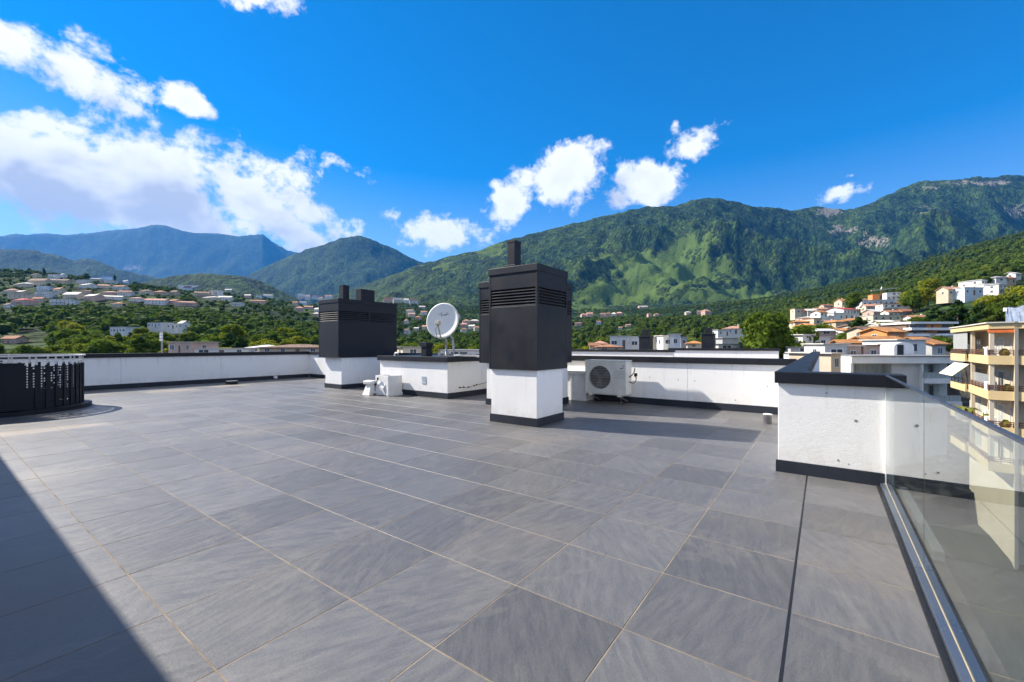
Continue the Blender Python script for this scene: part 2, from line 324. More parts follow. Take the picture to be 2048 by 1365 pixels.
def m_terrain():
    m, nn, p, o = bsdf('terrain')
    geo = nn.new('ShaderNodeNewGeometry'); pos = geo.outputs['Position']
    at = nn.new('ShaderNodeVertexColor'); at.layer_name = 'cover'
    sp = nn.new('ShaderNodeSeparateColor'); nn.l.new(at.outputs[0], sp.inputs[0])
    flat = nn.vm('MULTIPLY', pos, (1, 1, .35))
    big = nn.noise(flat, 1 / 420, 6, .62); mid = nn.noise(flat, 1 / 70, 5, .65); fin = nn.noise(flat, 1 / 14, 4, .7)
    vo = nn.new('ShaderNodeTexVoronoi', feature='SMOOTH_F1'); nn.l.new(nn.vm('ADD', flat, nn.vm('SCALE', nn.comb(mid, fin, mid), scale=9.0)), vo.inputs['Vector']); vo.inputs['Scale'].default_value = 1 / 15; vo.inputs['Smoothness'].default_value = .35
    cell = nn.new('ShaderNodeSeparateColor'); nn.l.new(vo.outputs['Color'], cell.inputs[0])
    m35 = nn.noise(flat, 1 / 38, 4, .6); big2 = nn.noise(flat, 1 / 170, 4, .6)
    forest = nn.mix(nn.math('ADD', nn.math('MULTIPLY', nn.ramp(mid, .40, .60), .55), nn.math('MULTIPLY', nn.ramp(m35, .42, .60), .45)), (.010, .023, .009), (.024, .048, .013))
    forest = nn.mix(nn.math('MULTIPLY', nn.ramp(nn.math('ADD', nn.math('MULTIPLY', big, .5), nn.math('MULTIPLY', big2, .5)), .46, .58), .8), forest, (.042, .070, .015))
    forest = nn.vm('SCALE', forest, scale=nn.math('MULTIPLY', nn.math('MULTIPLY_ADD', cell.outputs[0], .9, .55), nn.math('MULTIPLY', nn.ramp(fin, .25, .75, .6, 1.4), nn.ramp(m35, .3, .7, .55, 1.45))))
    mead = nn.mix(nn.ramp(mid, .3, .7), (.046, .082, .014), (.072, .110, .022))
    mead = nn.mix(nn.ramp(fin, .55, .75, 0, .5), mead, (.11, .12, .04))
    mf = nn.ramp(nn.math('ADD', sp.outputs[0], nn.math('ADD', nn.math('MULTIPLY_ADD', mid, 1.9, -.95), nn.math('MULTIPLY_ADD', fin, .9, -.45))), .46, .60)
    c = nn.mix(mf, forest, mead)
    rock = nn.mix(nn.ramp(fin, .3, .7), (.15, .135, .11), (.25, .225, .185))
    rf = nn.ramp(nn.math('ADD', sp.outputs[1], nn.math('ADD', nn.math('MULTIPLY_ADD', mid, 1.3, -.65), nn.math('MULTIPLY_ADD', fin, .8, -.4))), .45, .6)
    c = nn.mix(rf, c, rock)
    c = nn.mix(sp.outputs[2], c, nn.mix(nn.ramp(fin, .3, .7), (.035, .036, .03), (.07, .066, .056)))
    nn.l.new(c, p.inputs['Base Color']); p.inputs['Roughness'].default_value = .95; p.inputs['Specular IOR Level'].default_value = .1
    b = nn.new('ShaderNodeBump'); b.inputs['Distance'].default_value = 9.0; b.inputs['Strength'].default_value = 1
    hh = nn.math('MULTIPLY', nn.math('ADD', nn.math('MULTIPLY', m35, 3.2), nn.math('SUBTRACT', nn.math('MULTIPLY', fin, 1.4), vo.outputs['Distance'])), nn.math('SUBTRACT', 1.0, nn.math('MULTIPLY', mf, .75)))
    nn.l.new(hh, b.inputs['Height']); nn.l.new(b.outputs[0], p.inputs['Normal'])
    return m

STUCCO = m_stucco()
DARK = m_metal('anthracite_metal', (.0095, .0115, .0165), .50)
SLATM = m_metal('louvre_metal', (.050, .053, .060), .40)
SKIRT = m_metal('dark_skirting', (.020, .025, .036), .55)
CAPM = m_metal('coping_metal', (.0095, .0115, .017), .50)
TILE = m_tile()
GROUT = plain('sandy_grout', (.225, .182, .135), .95, .4, 4, spec=.1)
BLACK = plain('black_rubber', (.008, .008, .009), .5, .2)
GLASS = m_glass('clear_glass', (.66, .76, .74))
CHANNEL = plain('anodised_channel', (.15, .18, .23), .33, .10, 1.2, metal=.7)
WHITE_PLASTIC = plain('aged_white_plastic', (.74, .71, .64), .45, .08, 5)
WHITE_PAINT = plain('white_paint', (.80, .79, .77), .6, .08, 4)
INNER_BLACK = plain('louvre_void', (.006, .006, .007), .8, .1)
GALV = plain('galvanised_steel', (.36, .37, .38), .42, .2, 18, metal=.6)
LEAF = m_leaf('foliage', (.044, .080, .012), (.130, .180, .022), (.25, .245, .022))
LEAF_FAR = m_leaf('foliage_far', (.028, .056, .012), (.078, .118, .022), (.145, .160, .022))
LEAF_DARK = m_leaf('foliage_dark', (.020, .045, .012), (.050, .090, .020), (.090, .120, .018))
BARK = plain('bark', (.07, .05, .035), .9, .3, 3)
TERRAIN = m_terrain()

# ------------------------------------------------------------------ terrain (sampled on a fan of ground points)
def vnoise(x, y, seed):
    ix = np.floor(x).astype(np.int64); iy = np.floor(y).astype(np.int64); fx = x - ix; fy = y - iy
    fx = fx * fx * fx * (fx * (fx * 6 - 15) + 10); fy = fy * fy * fy * (fy * (fy * 6 - 15) + 10)
    def h(a, b):
        k = (a * 374761393 + b * 668265263 + seed * 144269504) & 0xffffffff
        k = ((k ^ (k >> 13)) * 1274126177) & 0xffffffff
        return ((k ^ (k >> 16)) & 0xffff) / 65535.0
    return (h(ix, iy) * (1 - fx) + h(ix + 1, iy) * fx) * (1 - fy) + (h(ix, iy + 1) * (1 - fx) + h(ix + 1, iy + 1) * fx) * fy
def fbm(x, y, o, seed, g=.5):
    s = 0; a = 1; t = 0
    for k in range(o): s = s + a * vnoise(x * 2 ** k + 13.7 * k, y * 2 ** k - 7.1 * k, seed + k); t += a; a *= g
    return s / t
def ridged(x, y, o, seed):
    s = 0; a = 1; t = 0
    for k in range(o): s = s + a * (1 - np.abs(2 * vnoise(x * 2 ** k + 5.3 * k, y * 2 ** k + 9.1 * k, seed + k) - 1)); t += a; a *= .5
    return s / t
NT_, ND_ = 840, 600
TS = np.linspace(-2.05, 2.05, NT_)
DS = np.geomspace(45, 18500, ND_)
tab_x = [-760, 0, 200, 400, 600, 800, 1000, 1200, 1400, 1550, 1700, 1850, 2048, 2800]
tab_d = [45, 100, 150, 250, 400, 600, 900, 1100, 1500, 2200, 3000, 19000]
tab_z = [[-16, -16, -14, -8, 22, 55, 150, 215, 150, 60, 30, 0],
         [-16, -16, -14, -8, 18, 50, 140, 207, 150, 60, 30, 0],
         [-16, -16, -14, -8, 16, 48, 128, 180, 130, 60, 30, 0],
         [-16, -16, -14, -9, 13, 42, 100, 147, 110, 60, 30, 0],
         [-16, -16, -15, -10, 6, 30, 66, 105, 95, 70, 30, 0],
         [-16, -16, -15, -12, -2, 14, 42, 76, 147, 240, 240, 0],
         [-16, -16, -15, -12, -4, 10, 36, 52, 100, 200, 240, 0],
         [-16, -16, -15, -12, -5, 12, 40, 56, 98, 200, 240, 0],
         [-16, -16, -14, -11, 1, 20, 50, 76, 122, 215, 240, 0],
         [-16, -15, -12, -6, 13, 38, 74, 102, 158, 240, 240, 0],
         [-16, -13, -6, 5, 28, 60, 108, 143, 218, 230, 230, 0],
         [-15, -9, 1, 21, 50, 92, 158, 203, 282, 290, 260, 0],
         [-14, -5, 9, 35, 76, 136, 224, 284, 398, 400, 300, 0],
         [-13, -2, 14, 45, 95, 165, 290, 380, 520, 520, 350, 0]]
tx = (np.array(tab_x) - CX) / F0
tz = np.array(tab_z, float)
tmp = np.array([np.interp(np.log(DS), np.log(tab_d), r) for r in tz])
Z0 = np.array([np.interp(TS, tx, tmp[:, j]) for j in range(ND_)])          # [d, t]
def blur(a, k, ax):
    p = np.pad(a, [(k, k) if i == ax else (0, 0) for i in range(2)], mode='edge'); c = np.cumsum(p, axis=ax)
    c = np.concatenate([np.zeros_like(np.take(c, [0], ax)), c], axis=ax); w = 2 * k + 1
    return (np.take(c, range(w, c.shape[ax]), ax) - np.take(c, range(0, c.shape[ax] - w), ax)) / w
for _ in range(2): Z0 = blur(blur(Z0, 10, 0), 22, 1)
TT, DD = np.meshgrid(TS, DS)
PXX = CX + F0 * TT
WX = FW[0] * DD + RT[0] * DD * TT; WY = FW[1] * DD + RT[1] * DD * TT
Zt = Z0 + (fbm(WX / 260, WY / 260, 5, 3) - .5) * np.clip((DD - 140) / 700, 0, 1) * 34
LAYERS = [  # ridge line in photo pixels, ridge distance, foot distance, foot height, exponent, gully depth
    ([(-760, 495), (0, 470), (60, 466), (130, 467), (190, 464), (250, 458), (300, 449), (330, 450), (350, 455), (385, 462), (440, 466), (480, 470), (525, 467), (545, 482), (575, 498), (640, 512), (760, 530), (1000, 560), (3000, 600)], 15500, 10500, 60, 1.25, .11, 21),
    ([(-760, 470), (0, 497), (40, 497), (70, 500), (110, 512), (150, 520), (175, 515), (200, 521), (240, 538), (290, 550), (350, 566), (420, 610), (600, 690), (3000, 700)], 6200, 4300, 30, 1.2, .16, 31),
    ([(-760, 700), (200, 640), (430, 580), (500, 546), (590, 506), (640, 490), (680, 474), (715, 469), (740, 474), (780, 492), (820, 512), (845, 523), (900, 545), (1000, 600), (3000, 650)], 7800, 5200, 40, 1.2, .18, 41),
    ([(-760, 700), (180, 640), (280, 566), (340, 553), (400, 545), (430, 546), (480, 551), (520, 561), (550, 576), (590, 596), (680, 640), (3000, 700)], 2900, 2100, 30, 1.0, .10, 51),
    ([(-760, 700), (500, 690), (640, 600), (720, 572), (800, 545), (845, 526), (880, 516), (960, 498), (1000, 484), (1060, 469), (1130, 451), (1200, 433), (1300, 411), (1350, 412), (1390, 398), (1430, 397), (1480, 405), (1540, 415), (1600, 416), (1640, 412), (1690, 421), (1740, 405), (1800, 375), (1850, 362), (1900, 358), (1960, 355), (2048, 350), (2400, 330), (2800, 350)], 4100, 1750, 140, 1.05, .26, 61)]
for rl, R_, foot, zf, pw, gul, seed in LAYERS:
    yr = np.interp(PXX, [a for a, b in rl], [b for a, b in rl])
    Rr = R_ * (1 + .05 * (fbm(TT * 3.1, TT * 0, 3, seed) - .5))
    zr = EYE + Rr * (HY - yr) / F0
    s = np.clip((DD - foot) / (Rr - foot), 0, 1)
    hgt = np.maximum(zr - zf, 0)
    lam = R_ / 4.2
    g = 1 - ridged(WX / lam + seed, WY / lam, 5, seed + 3)
    g2 = fbm(WX / 130, WY / 130, 4, seed + 9) - .5
    z = zf + hgt * s ** pw - hgt * gul * 1.9 * (g - .22) * (4 * s * (1 - s)) ** .8 + g2 * np.minimum(hgt * .05, 60) * np.clip(s * 4, 0, 1) - (1 - ridged(WX / (lam * .3), WY / (lam * .3), 4, seed + 5)) * hgt * gul * .42 * np.clip(4 * s * (1 - s), 0, 1)
    z = np.where(DD > Rr, zr - (DD - Rr) * .5 + g2 * np.minimum(hgt * .035, 45), z)
    z = np.where((s <= 0) | (hgt <= 0), -60, z)
    Zt = np.maximum(Zt, z)
Zt = Zt + (fbm(WX / 16, WY / 16, 2, 77) - .5) * np.clip((DD - 900) / 800, 0, 1) * 11    # tree-top relief of the far woods
Zt = np.where(DD < 110, np.minimum(Zt, -12), Zt)
LD = np.log(DS)
def ground(t, d):
    t = np.asarray(t, float); d = np.asarray(d, float)
    i = np.clip((t - TS[0]) / (TS[1] - TS[0]), 0, NT_ - 1.001); j = np.clip((np.log(d) - LD[0]) / (LD[1] - LD[0]), 0, ND_ - 1.001)
    i0 = i.astype(int); j0 = j.astype(int); fi = i - i0; fj = j - j0
    return (Zt[j0, i0] * (1 - fi) + Zt[j0, i0 + 1] * fi) * (1 - fj) + (Zt[j0 + 1, i0] * (1 - fi) + Zt[j0 + 1, i0 + 1] * fi) * fj
DM = np.geomspace(90, 9000, 1500)
def hit(x, y):                                          # where a photo pixel's ray meets the ground
    t = (x - CX) / F0; zz = ground(np.full_like(DM, t), DM); ok = np.nonzero(zz >= EYE + DM * (HY - y) / F0)[0]
    return float(DM[ok[0]]) if len(ok) else None
YPX = HY - F0 * (Zt - EYE) / DD
def blobmask(lst):
    m = np.zeros_like(Zt)
    for (x, y, rx, ry, w) in lst: m = np.maximum(m, w * np.clip(1.25 - np.hypot((PXX - x) / rx, (YPX - y) / ry), 0, 1))
    return m
meadow = blobmask([(1330, 540, 190, 50, 1), (1240, 585, 140, 36, 1), (1460, 590, 170, 26, .9), (1390, 488, 90, 34, .8), (1170, 610, 70, 22, .8), (980, 500, 90, 30, .7), (900, 535, 70, 20, .6), (1560, 520, 80, 40, .5), (1960, 555, 90, 26, .9), (2000, 500, 120, 30, .75), (1230, 520, 90, 30, .7)])
meadow *= (DD > 450)
meadow = np.maximum(meadow, np.where((DD > 480) & (DD < 1150) & (PXX < 700), .40, 0))
rock = blobmask([(1660, 424, 44, 16, .70), (1745, 485, 52, 20, .66), (1965, 366, 120, 9, .62), (1870, 376, 60, 8, .55), (1500, 455, 50, 16, .45), (1690, 460, 70, 22, .5), (1850, 420, 90, 20, .45), (265, 536, 36, 10, .7), (2040, 420, 60, 24, .6), (560, 490, 30, 14, .5)]) * (DD > 2500)
town = np.where(DD < 170, 1.0, 0.0) * np.clip((170 - DD) / 40, 0, 1)
V = np.stack([WX, WY, Zt], -1).reshape(-1, 3)
idx = np.arange(NT_ * ND_).reshape(ND_, NT_)
q = np.stack([idx[:-1, :-1], idx[:-1, 1:], idx[1:, 1:], idx[1:, :-1]], -1).reshape(-1, 4)
def npmesh(name, V, Q, mats, smooth):
    m = bpy.data.meshes.new(name); k = Q.shape[1]
    m.vertices.add(len(V)); m.vertices.foreach_set('co', np.ascontiguousarray(V, np.float32).ravel())
    m.loops.add(Q.size); m.loops.foreach_set('vertex_index', np.ascontiguousarray(Q, np.int32).ravel())
    m.polygons.add(len(Q)); m.polygons.foreach_set('loop_start', np.arange(0, Q.size, k, dtype=np.int32))
    if smooth: m.polygons.foreach_set('use_smooth', np.ones(len(Q), bool))
    for k_ in mats: m.materials.append(k_)
    m.update(calc_edges=True); m.validate(); return m
tm = npmesh('terrain', V, q, [TERRAIN], True)
ca = tm.color_attributes.new('cover', 'FLOAT_COLOR', 'POINT')
ca.data.foreach_set('color', np.stack([meadow, rock, town, np.ones_like(town)], -1).astype(np.float32).ravel())
hills = link(bpy.data.objects.new('hills_and_mountains', tm)); hills['kind'] = 'structure'
gm = MB(); R0 = 13500
gm.add([(-R0, -R0, -17), (R0, -R0, -17), (R0, R0, -17), (-R0, R0, -17)], [(0, 1, 2, 3)])
gnd = gm.build('ground', plain('valley_ground', (.030, .034, .020), .95, .4, .06)); gnd['kind'] = 'structure'

# ------------------------------------------------------------------ the roof terrace: building, floor, tiles
tb = thing('apartment_building', 'white apartment building that carries the tiled roof terrace', 'building', (2, 8, -17))
MB().prism([(-7, -.62), (5.43, -.62), (5.43, .16), (24.3, .16), (24.3, 17.42), (-7, 17.42)], -17, -.26).build('wall', STUCCO, tb)
ff = MB().prism([(-6.9, -.60), (5.42, -.60), (5.42, .165), (24.2, .165), (24.2, 17.4), (-6.9, 17.4)], -.255, -.0013).build('terrace_floor', GROUT); ff['kind'] = 'structure'
TXP, TYP, J = .600, .611, .0030
def tile_mesh(w, h):
    b = MB(); c = .0009
    v = []
    for (z, i) in ((-.006, 0), (-.0009, 0), (0, c)):
        v += [(-w / 2 + i, -h / 2 + i, z), (w / 2 - i, -h / 2 + i, z), (w / 2 - i, h / 2 - i, z), (-w / 2 + i, h / 2 - i, z)]
    f = [(8, 9, 10, 11)] + [(k * 4 + i, k * 4 + (i + 1) % 4, k * 4 + 4 + (i + 1) % 4, k * 4 + 4 + i) for k in range(2) for i in range(4)]
    return v, f
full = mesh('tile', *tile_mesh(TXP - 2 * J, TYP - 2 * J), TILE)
SOLID = [(5.79, 3.70, 6.62, 4.63), (7.43, 11.65, 9.5, 12.5), (7.56, 7.40, 9.5, 10.0), (7.38, 4.72, 8.68, 6.1)]
cells = []
for i in range(-7, 16):
    for j in range(-27, 5):
        x0 = .703 + TXP * i; y1 = 1.97 - TYP * j; x1 = x0 + TXP; y0 = y1 - TYP
        ymin = .37 if x0 >= 5.23 - .01 else -.398
        r = [max(x0, -3.2), max(y0, ymin), min(x1, 9.5), min(y1, 17.2)]
        if r[3] < .4 and r[2] > 5.23: r[2] = 5.235
        if r[2] - r[0] < .03 or r[3] - r[1] < .03: continue
        if any(r[0] > s[0] and r[1] > s[1] and r[2] < s[2] and r[3] < s[3] for s in SOLID): continue
        cx, cy = (r[0] + r[2]) / 2, (r[1] + r[3]) / 2
        fwd = cx * FW[0] + cy * FW[1]; lat = cx * RT[0] + cy * RT[1]
        vis = fwd > .9 and abs(lat) / fwd < 1.32
        cells.append((0 if vis else 1, fwd, r, vis))
cells.sort(key=lambda c: (c[0], c[1]))
rest = MB()
for k, (_, fwd, r, vis) in enumerate(cells):
    w, h = r[2] - r[0], r[3] - r[1]; cx, cy = (r[0] + r[2]) / 2, (r[1] + r[3]) / 2
    whole = abs(w - TXP) < .002 and abs(h - TYP) < .002
    if k < 300 and vis:
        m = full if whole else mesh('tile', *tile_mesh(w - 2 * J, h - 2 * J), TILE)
        inst(m, 'tile', ff, (cx, cy, random.uniform(-.0005, .0005)), (random.uniform(-.0007, .0007), random.uniform(-.0007, .0007), 0))
    else:
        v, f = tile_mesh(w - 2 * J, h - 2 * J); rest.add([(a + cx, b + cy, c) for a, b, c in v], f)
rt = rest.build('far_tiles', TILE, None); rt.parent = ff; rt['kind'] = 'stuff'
MB().box(-3.2, .131, -.003, 5.226, .143, .0012).build('expansion_joint', BLACK, ff, local=True)

# ------------------------------------------------------------------ parapet walls
PLUG = plain('grey_plug', (.24, .24, .24), .7)
def parapet(label, rect, cap, panels, axis, skirts=(), h=1.05, plugs=(), skx=.14, capz=.122):
    """rect: footprint of the rendered wall, cap: footprint of the coping, panels: cut positions along the axis"""
    x0, y0, x1, y1 = rect
    t = thing('parapet_wall', label, 'wall', ((x0 + x1) / 2, (y0 + y1) / 2, 0))
    cuts = [x0 if axis == 'x' else y0] + list(panels) + [x1 if axis == 'x' else y1]
    for a, b in zip(cuts[:-1], cuts[1:]):
        g = .003
        m = MB()
        if axis == 'x': m.box(a + (g if a != cuts[0] else 0), y0, -.01, b - (g if b != cuts[-1] else 0), y1, h - capz + .01)
        else: m.box(x0, a + (g if a != cuts[0] else 0), -.01, x1, b - (g if b != cuts[-1] else 0), h - capz + .01)
        m.build('render_panel', STUCCO, t, bevel=.004)
    MB().box(x0 + .02, y0 + .02, 0, x1 - .02, y1 - .02, h - capz).build('wall_core', plain('core_grey', (.3, .3, .3)), t)
    L = (cap[2] - cap[0]) if axis == 'x' else (cap[3] - cap[1]); k = max(1, round(L / 2.6)); s0 = cap[0] if axis == 'x' else cap[1]
    for i in range(k):
        a, b = s0 + L * i / k + (.001 if i else 0), s0 + L * (i + 1) / k - (.001 if i < k - 1 else 0)
        m = MB()
        if axis == 'x': m.box(a, cap[1], h - capz, b, cap[3], h)
        else: m.box(cap[0], a, h - capz, cap[2], b, h)
        m.build('coping', CAPM, t, bevel=.006)
    for s in skirts: MB().box(*s[:2], -.002, *s[2:4], skx).build('skirting', SKIRT, t, bevel=.003)
    for (p, ax, r) in plugs: MB().lathe(p, [(r, 0), (r, .0012), (r * .55, .0016)], 10, ax).build('wall_plug', PLUG, t)
    return t
parapet('long white parapet wall with dark coping along the far left edge of the terrace', (-3.4, 17.2, 9.499, 17.4), (-3.4, 17.16, 9.456, 17.44), [3.62, 6.28], 'x', [(-3.4, 17.182, 9.47, 17.199)], h=1.062)
parapet('white parapet wall behind the outdoor cooling unit, crossing the far side of the terrace', (9.5, .388, 9.7, 17.44), (9.46, .418, 9.74, 17.44), [2.317, 5.2, 7.8, 10.4, 13.0], 'y', [(9.482, .39, 9.499, 4.45), (9.482, 10.02, 9.499, 17.18)], h=1.05,
        plugs=[((9.499, y, z), (-1, 0, 0), .011) for y, z in ((3.12, .60), (2.51, .57), (2.18, .56), (.87, .52), (1.42, .22))])
parapet('white parapet wall with dark coping running away behind the front wall end', (5.432, .17, 24.1, .385), (5.454, .142, 24.14, .414), [9.0, 13.0, 18.0], 'x', h=1.03)
fw = parapet('nearest short white wall end with thick dark coping, joining the glass balustrade', (5.23, -.53, 5.43, .385), (5.19, -.60, 5.452, .414), [], 'y', [(5.212, -.452, 5.229, .405)], h=1.032, skx=.122, capz=.118,
             plugs=[((5.229, y, z), (-1, 0, 0), r) for y, z, r in ((-.02, .835, .008), (-.245, .585, .013), (-.11, .19, .009), (-.19, .165, .006), (-.205, .11, .005))])
MB().lathe((5.20, -.452, .02), [(.018, 0), (.018, .02)], 10, (-1, 0, 0)).build('bracket_cap', GALV, fw)

# ------------------------------------------------------------------ ventilation chimneys
def chimney(label, base, hood, zb, zl0, zl1, zt, zc, nsl, pipes, split=None, faces=('W', 'S', 'N', 'E')):
    x0, y0, x1, y1 = base; X0, Y0, X1, Y1 = hood
    t = thing('chimney_stack', label, 'chimney', ((x0 + x1) / 2, (y0 + y1) / 2, 0))
    MB().box(x0, y0, 0, x1, y1, zb + .02).build('base', STUCCO, t, bevel=.006)
    e = .018
    sk = MB()
    sk.box(x0 - e, y0 - e, -.002, x0 - .0005, y1 + e, .135); sk.box(x1 + .0005, y0 - e, -.002, x1 + e, y1 + e, .135)
    sk.box(x0, y0 - e, -.002, x1, y0 - .0005, .134); sk.box(x0, y1 + .0005, -.002, x1, y1 + e, .134)
    sk.build('skirting', SKIRT, t)
    hd = MB().box(X0, Y0, zb, X1, Y1, zl0).build('hood', DARK, t, bevel=.006)
    MB().box(X0 + .001, Y0 + .001, zl1, X1 - .001, Y1 - .001, zt + .01).build('hood_collar', DARK, t, bevel=.005)
    MB().box(X0 + .07, Y0 + .07, zl0 - .01, X1 - .07, Y1 - .07, zl1 + .01).build('flue_core', INNER_BLACK, t)
    MB().box(X0 - .012, Y0 - .012, zt, X1 + .012, Y1 + .012, zc).build('cap', CAPM, t, bevel=.006)
    cm = MB(); w = .035
    for (a, b) in ((X0, Y0), (X1 - w, Y0), (X0, Y1 - w), (X1 - w, Y1 - w)):
        MB().box(a - .002, b - .002, zb + .02, a + w + .002, b + w + .002, zt - .002).build('corner_post', DARK, t, bevel=.003)
    def face(ax, c, a, b):
        n = 1 if split is None or ax in 'WE' else split
        for k in range(n):
            p, q_ = a + (b - a) * k / n + w, a + (b - a) * (k + 1) / n - w
            if ax in 'WE':
                s = -1 if ax == 'W' else 1
                lv = MB().box(min(c - s * .066, c - s * .06), p, zl0, max(c - s * .066, c - s * .06), q_, zl1).build('louvre', INNER_BLACK, t)
                sm = MB().obox((0, 0, 0), (0, 1, 0), Vector((s * .8, 0, -.6)), Vector((.6, 0, s * .8)), (q_ - p) / 2, .031, .0035)
                mm = mesh('slat', sm.v, sm.f, SLATM); pos = lambda z: (c - s * .026, (p + q_) / 2, z)
            else:
                s = -1 if ax == 'S' else 1
                lv = MB().box(p, min(c - s * .066, c - s * .06), zl0, q_, max(c - s * .066, c - s * .06), zl1).build('louvre', INNER_BLACK, t)
                sm = MB().obox((0, 0, 0), (1, 0, 0), Vector((0, s * .8, -.6)), Vector((0, .6, s * .8)), (q_ - p) / 2, .031, .0035)
                mm = mesh('slat', sm.v, sm.f, SLATM); pos = lambda z: ((p + q_) / 2, c - s * .026, z)
            for i in range(nsl):
                z = zl0 + (zl1 - zl0) * (i + .5) / nsl
                inst(mm, 'slat', lv, Vector(pos(z)) - ORG[t.name])
        if n > 1:
            for k in range(1, n):
                xm = a + (b - a) * k / n
                MB().box(xm - w, c - .001 if ax == 'N' else c - .002, zl0 + .001, xm + w, c + .03 if ax == 'S' else c + .002, zl1 - .001).build('mullion', DARK, t)
    if 'W' in faces: face('W', X0, Y0, Y1)
    if 'E' in faces: face('E', X1, Y0, Y1)
    if 'S' in faces: face('S', Y0, X0, X1)
    if 'N' in faces: face('N', Y1, X0, X1)
    for (a, b, c, d, zz, ft) in pipes:
        MB().box(a, b, zc - .01, c, d, zz).build('flue_pipe', DARK, t, bevel=.006)
        MB().box(a - .004, b - .004, zz - .03, c + .004, d + .004, zz + .004).build('flue_lid', CAPM, t)
        if ft: MB().box(a - .035, b - .03, zc - .005, c + .002, d + .05, zc + .085).build('flue_flashing', DARK, t, bevel=.004)
    return t
chimney('tall square dark metal chimney on a white base, nearest on the terrace', (5.79, 3.70, 6.62, 4.63), (5.755, 3.672, 6.735, 4.65), .900, 1.945, 2.235, 2.492, 2.605, 6, [(6.02, 4.30, 6.21, 4.46, 3.11, True)])
chimney('dark metal chimney half hidden behind the tall middle chimney', (7.38, 4.72, 8.68, 6.03), (7.335, 4.66, 8.76, 6.21), .915, 1.98, 2.30, 2.57, 2.70, 6, [])
chimney('wide dark metal chimney with two flue pipes near the far left corner', (7.43, 11.65, 9.45, 12.52), (7.30, 11.61, 9.66 - .22, 12.67), .935, 2.03, 2.33, 2.58, 2.70, 5,
        [(7.72, 12.02, 7.93, 12.24, 3.17, False), (8.22, 11.82, 8.72, 12.10, 3.08, False)], split=2, faces=('W', 'S', 'N'))

# ------------------------------------------------------------------ low roof hatch block with dish and vents
lb = thing('roof_block', 'low white plastered block with dark flat top under the satellite dish', 'roof block', (8.4, 8.7, 0))
MB().box(7.56, 7.40, 0, 9.44, 10.0, .90).build('wall', STUCCO, lb, bevel=.006)
MB().box(7.50, 7.345, .892, 9.452, 10.06, 1.02).build('flat_top', CAPM, lb, bevel=.006)
s = MB(); s.box(7.542, 7.382, -.002, 7.5595, 10.02, .14); s.box(7.56, 7.382, -.002, 9.44, 7.3995, .139); s.build('skirting', SKIRT, lb)
nt = tag(MB().box(7.548, 8.16, .335, 7.5585, 8.31, .515).build('notice_plate', plain('pale_plate', (.50, .55, .60), .5)), 'small pale notice plate fixed low on the white roof block', 'plate')
for k, z in enumerate((.48, .45, .42, .39)): MB().box(7.5465, 8.18, z, 7.5475, 8.29 - .02 * (k % 2), z + .008).build('printed_line', plain('print_blue', (.25, .32, .42)), nt, local=True)
cables = tag(MB().tube([(7.95, 7.39, .26), (8.1, 7.375, .24), (8.25, 7.38, .22), (8.45, 7.375, .25), (8.7, 7.385, .27), (9.0, 7.38, .30), (9.3, 7.39, .33)], .006, 6).build('cable_run', BLACK), 'thin dark cable stapled along the right side of the roof block', 'cable')
for x, z in ((7.98, .25), (8.12, .25), (8.3, .235), (8.52, .255), (8.62, .27)): MB().obox((x, 7.385, z), (1, 0, 0), (0, 1, 0), (0, 0, 1), .016, .012, .018).build('clip', plain('rusty_clip', (.16, .08, .04), .8), cables, local=True)

vb = thing('roof_vent', 'small square black roof vent with flared lid beside the dish', 'vent', (7.86, 8.45, 1.02))
MB().box(7.76, 8.36, 1.02, 7.96, 8.56, 1.27).build('duct', DARK, vb, bevel=.005)
MB().box(7.735, 8.335, 1.27, 7.985, 8.585, 1.38).build('lid', CAPM, vb, bevel=.005)
el = thing('pipe_elbow', 'tiny white bent vent pipe at the left end of the roof block', 'pipe', (7.66, 9.45, 1.02))
MB().tube([(7.66, 9.50, 1.0), (7.66, 9.50, 1.07), (7.66, 9.47, 1.10), (7.66, 9.40, 1.10), (7.66, 9.36, 1.06)], .022, 10).build('pipe', WHITE_PAINT, el, smooth=True)
tag(MB().tube([(8.5, 7.05, 1.00), (8.3, 7.2, 1.04), (8.05, 7.37, 1.045), (7.9, 7.5, 1.045)], .025, 10).build('white_pipe', WHITE_PAINT, smooth=True), 'white pipe end lying over the dark top behind the chimneys', 'pipe')

# satellite dish
DC = Vector((*(FW * 10.95 + RT * (-1.757)), 1.928)); fw3 = Vector((FW[0], FW[1], 0)); rt3 = Vector((RT[0], RT[1], 0)); up3 = Vector((0, 0, 1))
DN = (-fw3 * .95 - rt3 * .22 + up3 * .22).normalized(); DX = up3.cross(DN).normalized(); DY = DN.cross(DX)
sd = thing('satellite_dish', 'large white satellite dish on a steel stand on the roof block', 'satellite dish', (8.05, 7.93, 1.02))
b = MB(); rings, seg = 9, 48; v = []; f = []
for side in (0, 1):
    for k in range(rings + 1):
        r = k / rings
        for i in range(seg):
            a = 2 * math.pi * i / seg
            v.append(DC + DX * (math.cos(a) * r * .436) + DY * (math.sin(a) * r * .468) + DN * (.075 * r * r - .05 - (.012 if side else 0)))
for side in (0, 1):
    o_ = side * (rings + 1) * seg
    for k in range(rings):
        for i in range(seg):
            q4 = (o_ + k * seg + i, o_ + k * seg + (i + 1) % seg, o_ + (k + 1) * seg + (i + 1) % seg, o_ + (k + 1) * seg + i)
            f.append(q4 if side == 0 else q4[::-1])
for i in range(seg): a_, b_ = rings * seg + i, rings * seg + (i + 1) % seg; f.append((a_, b_, b_ + (rings + 1) * seg, a_ + (rings + 1) * seg))
b.add(v, f); refl = b.build('reflector', plain('dish_white', (.78, .77, .72), .5, .05, 3), sd, smooth=True)
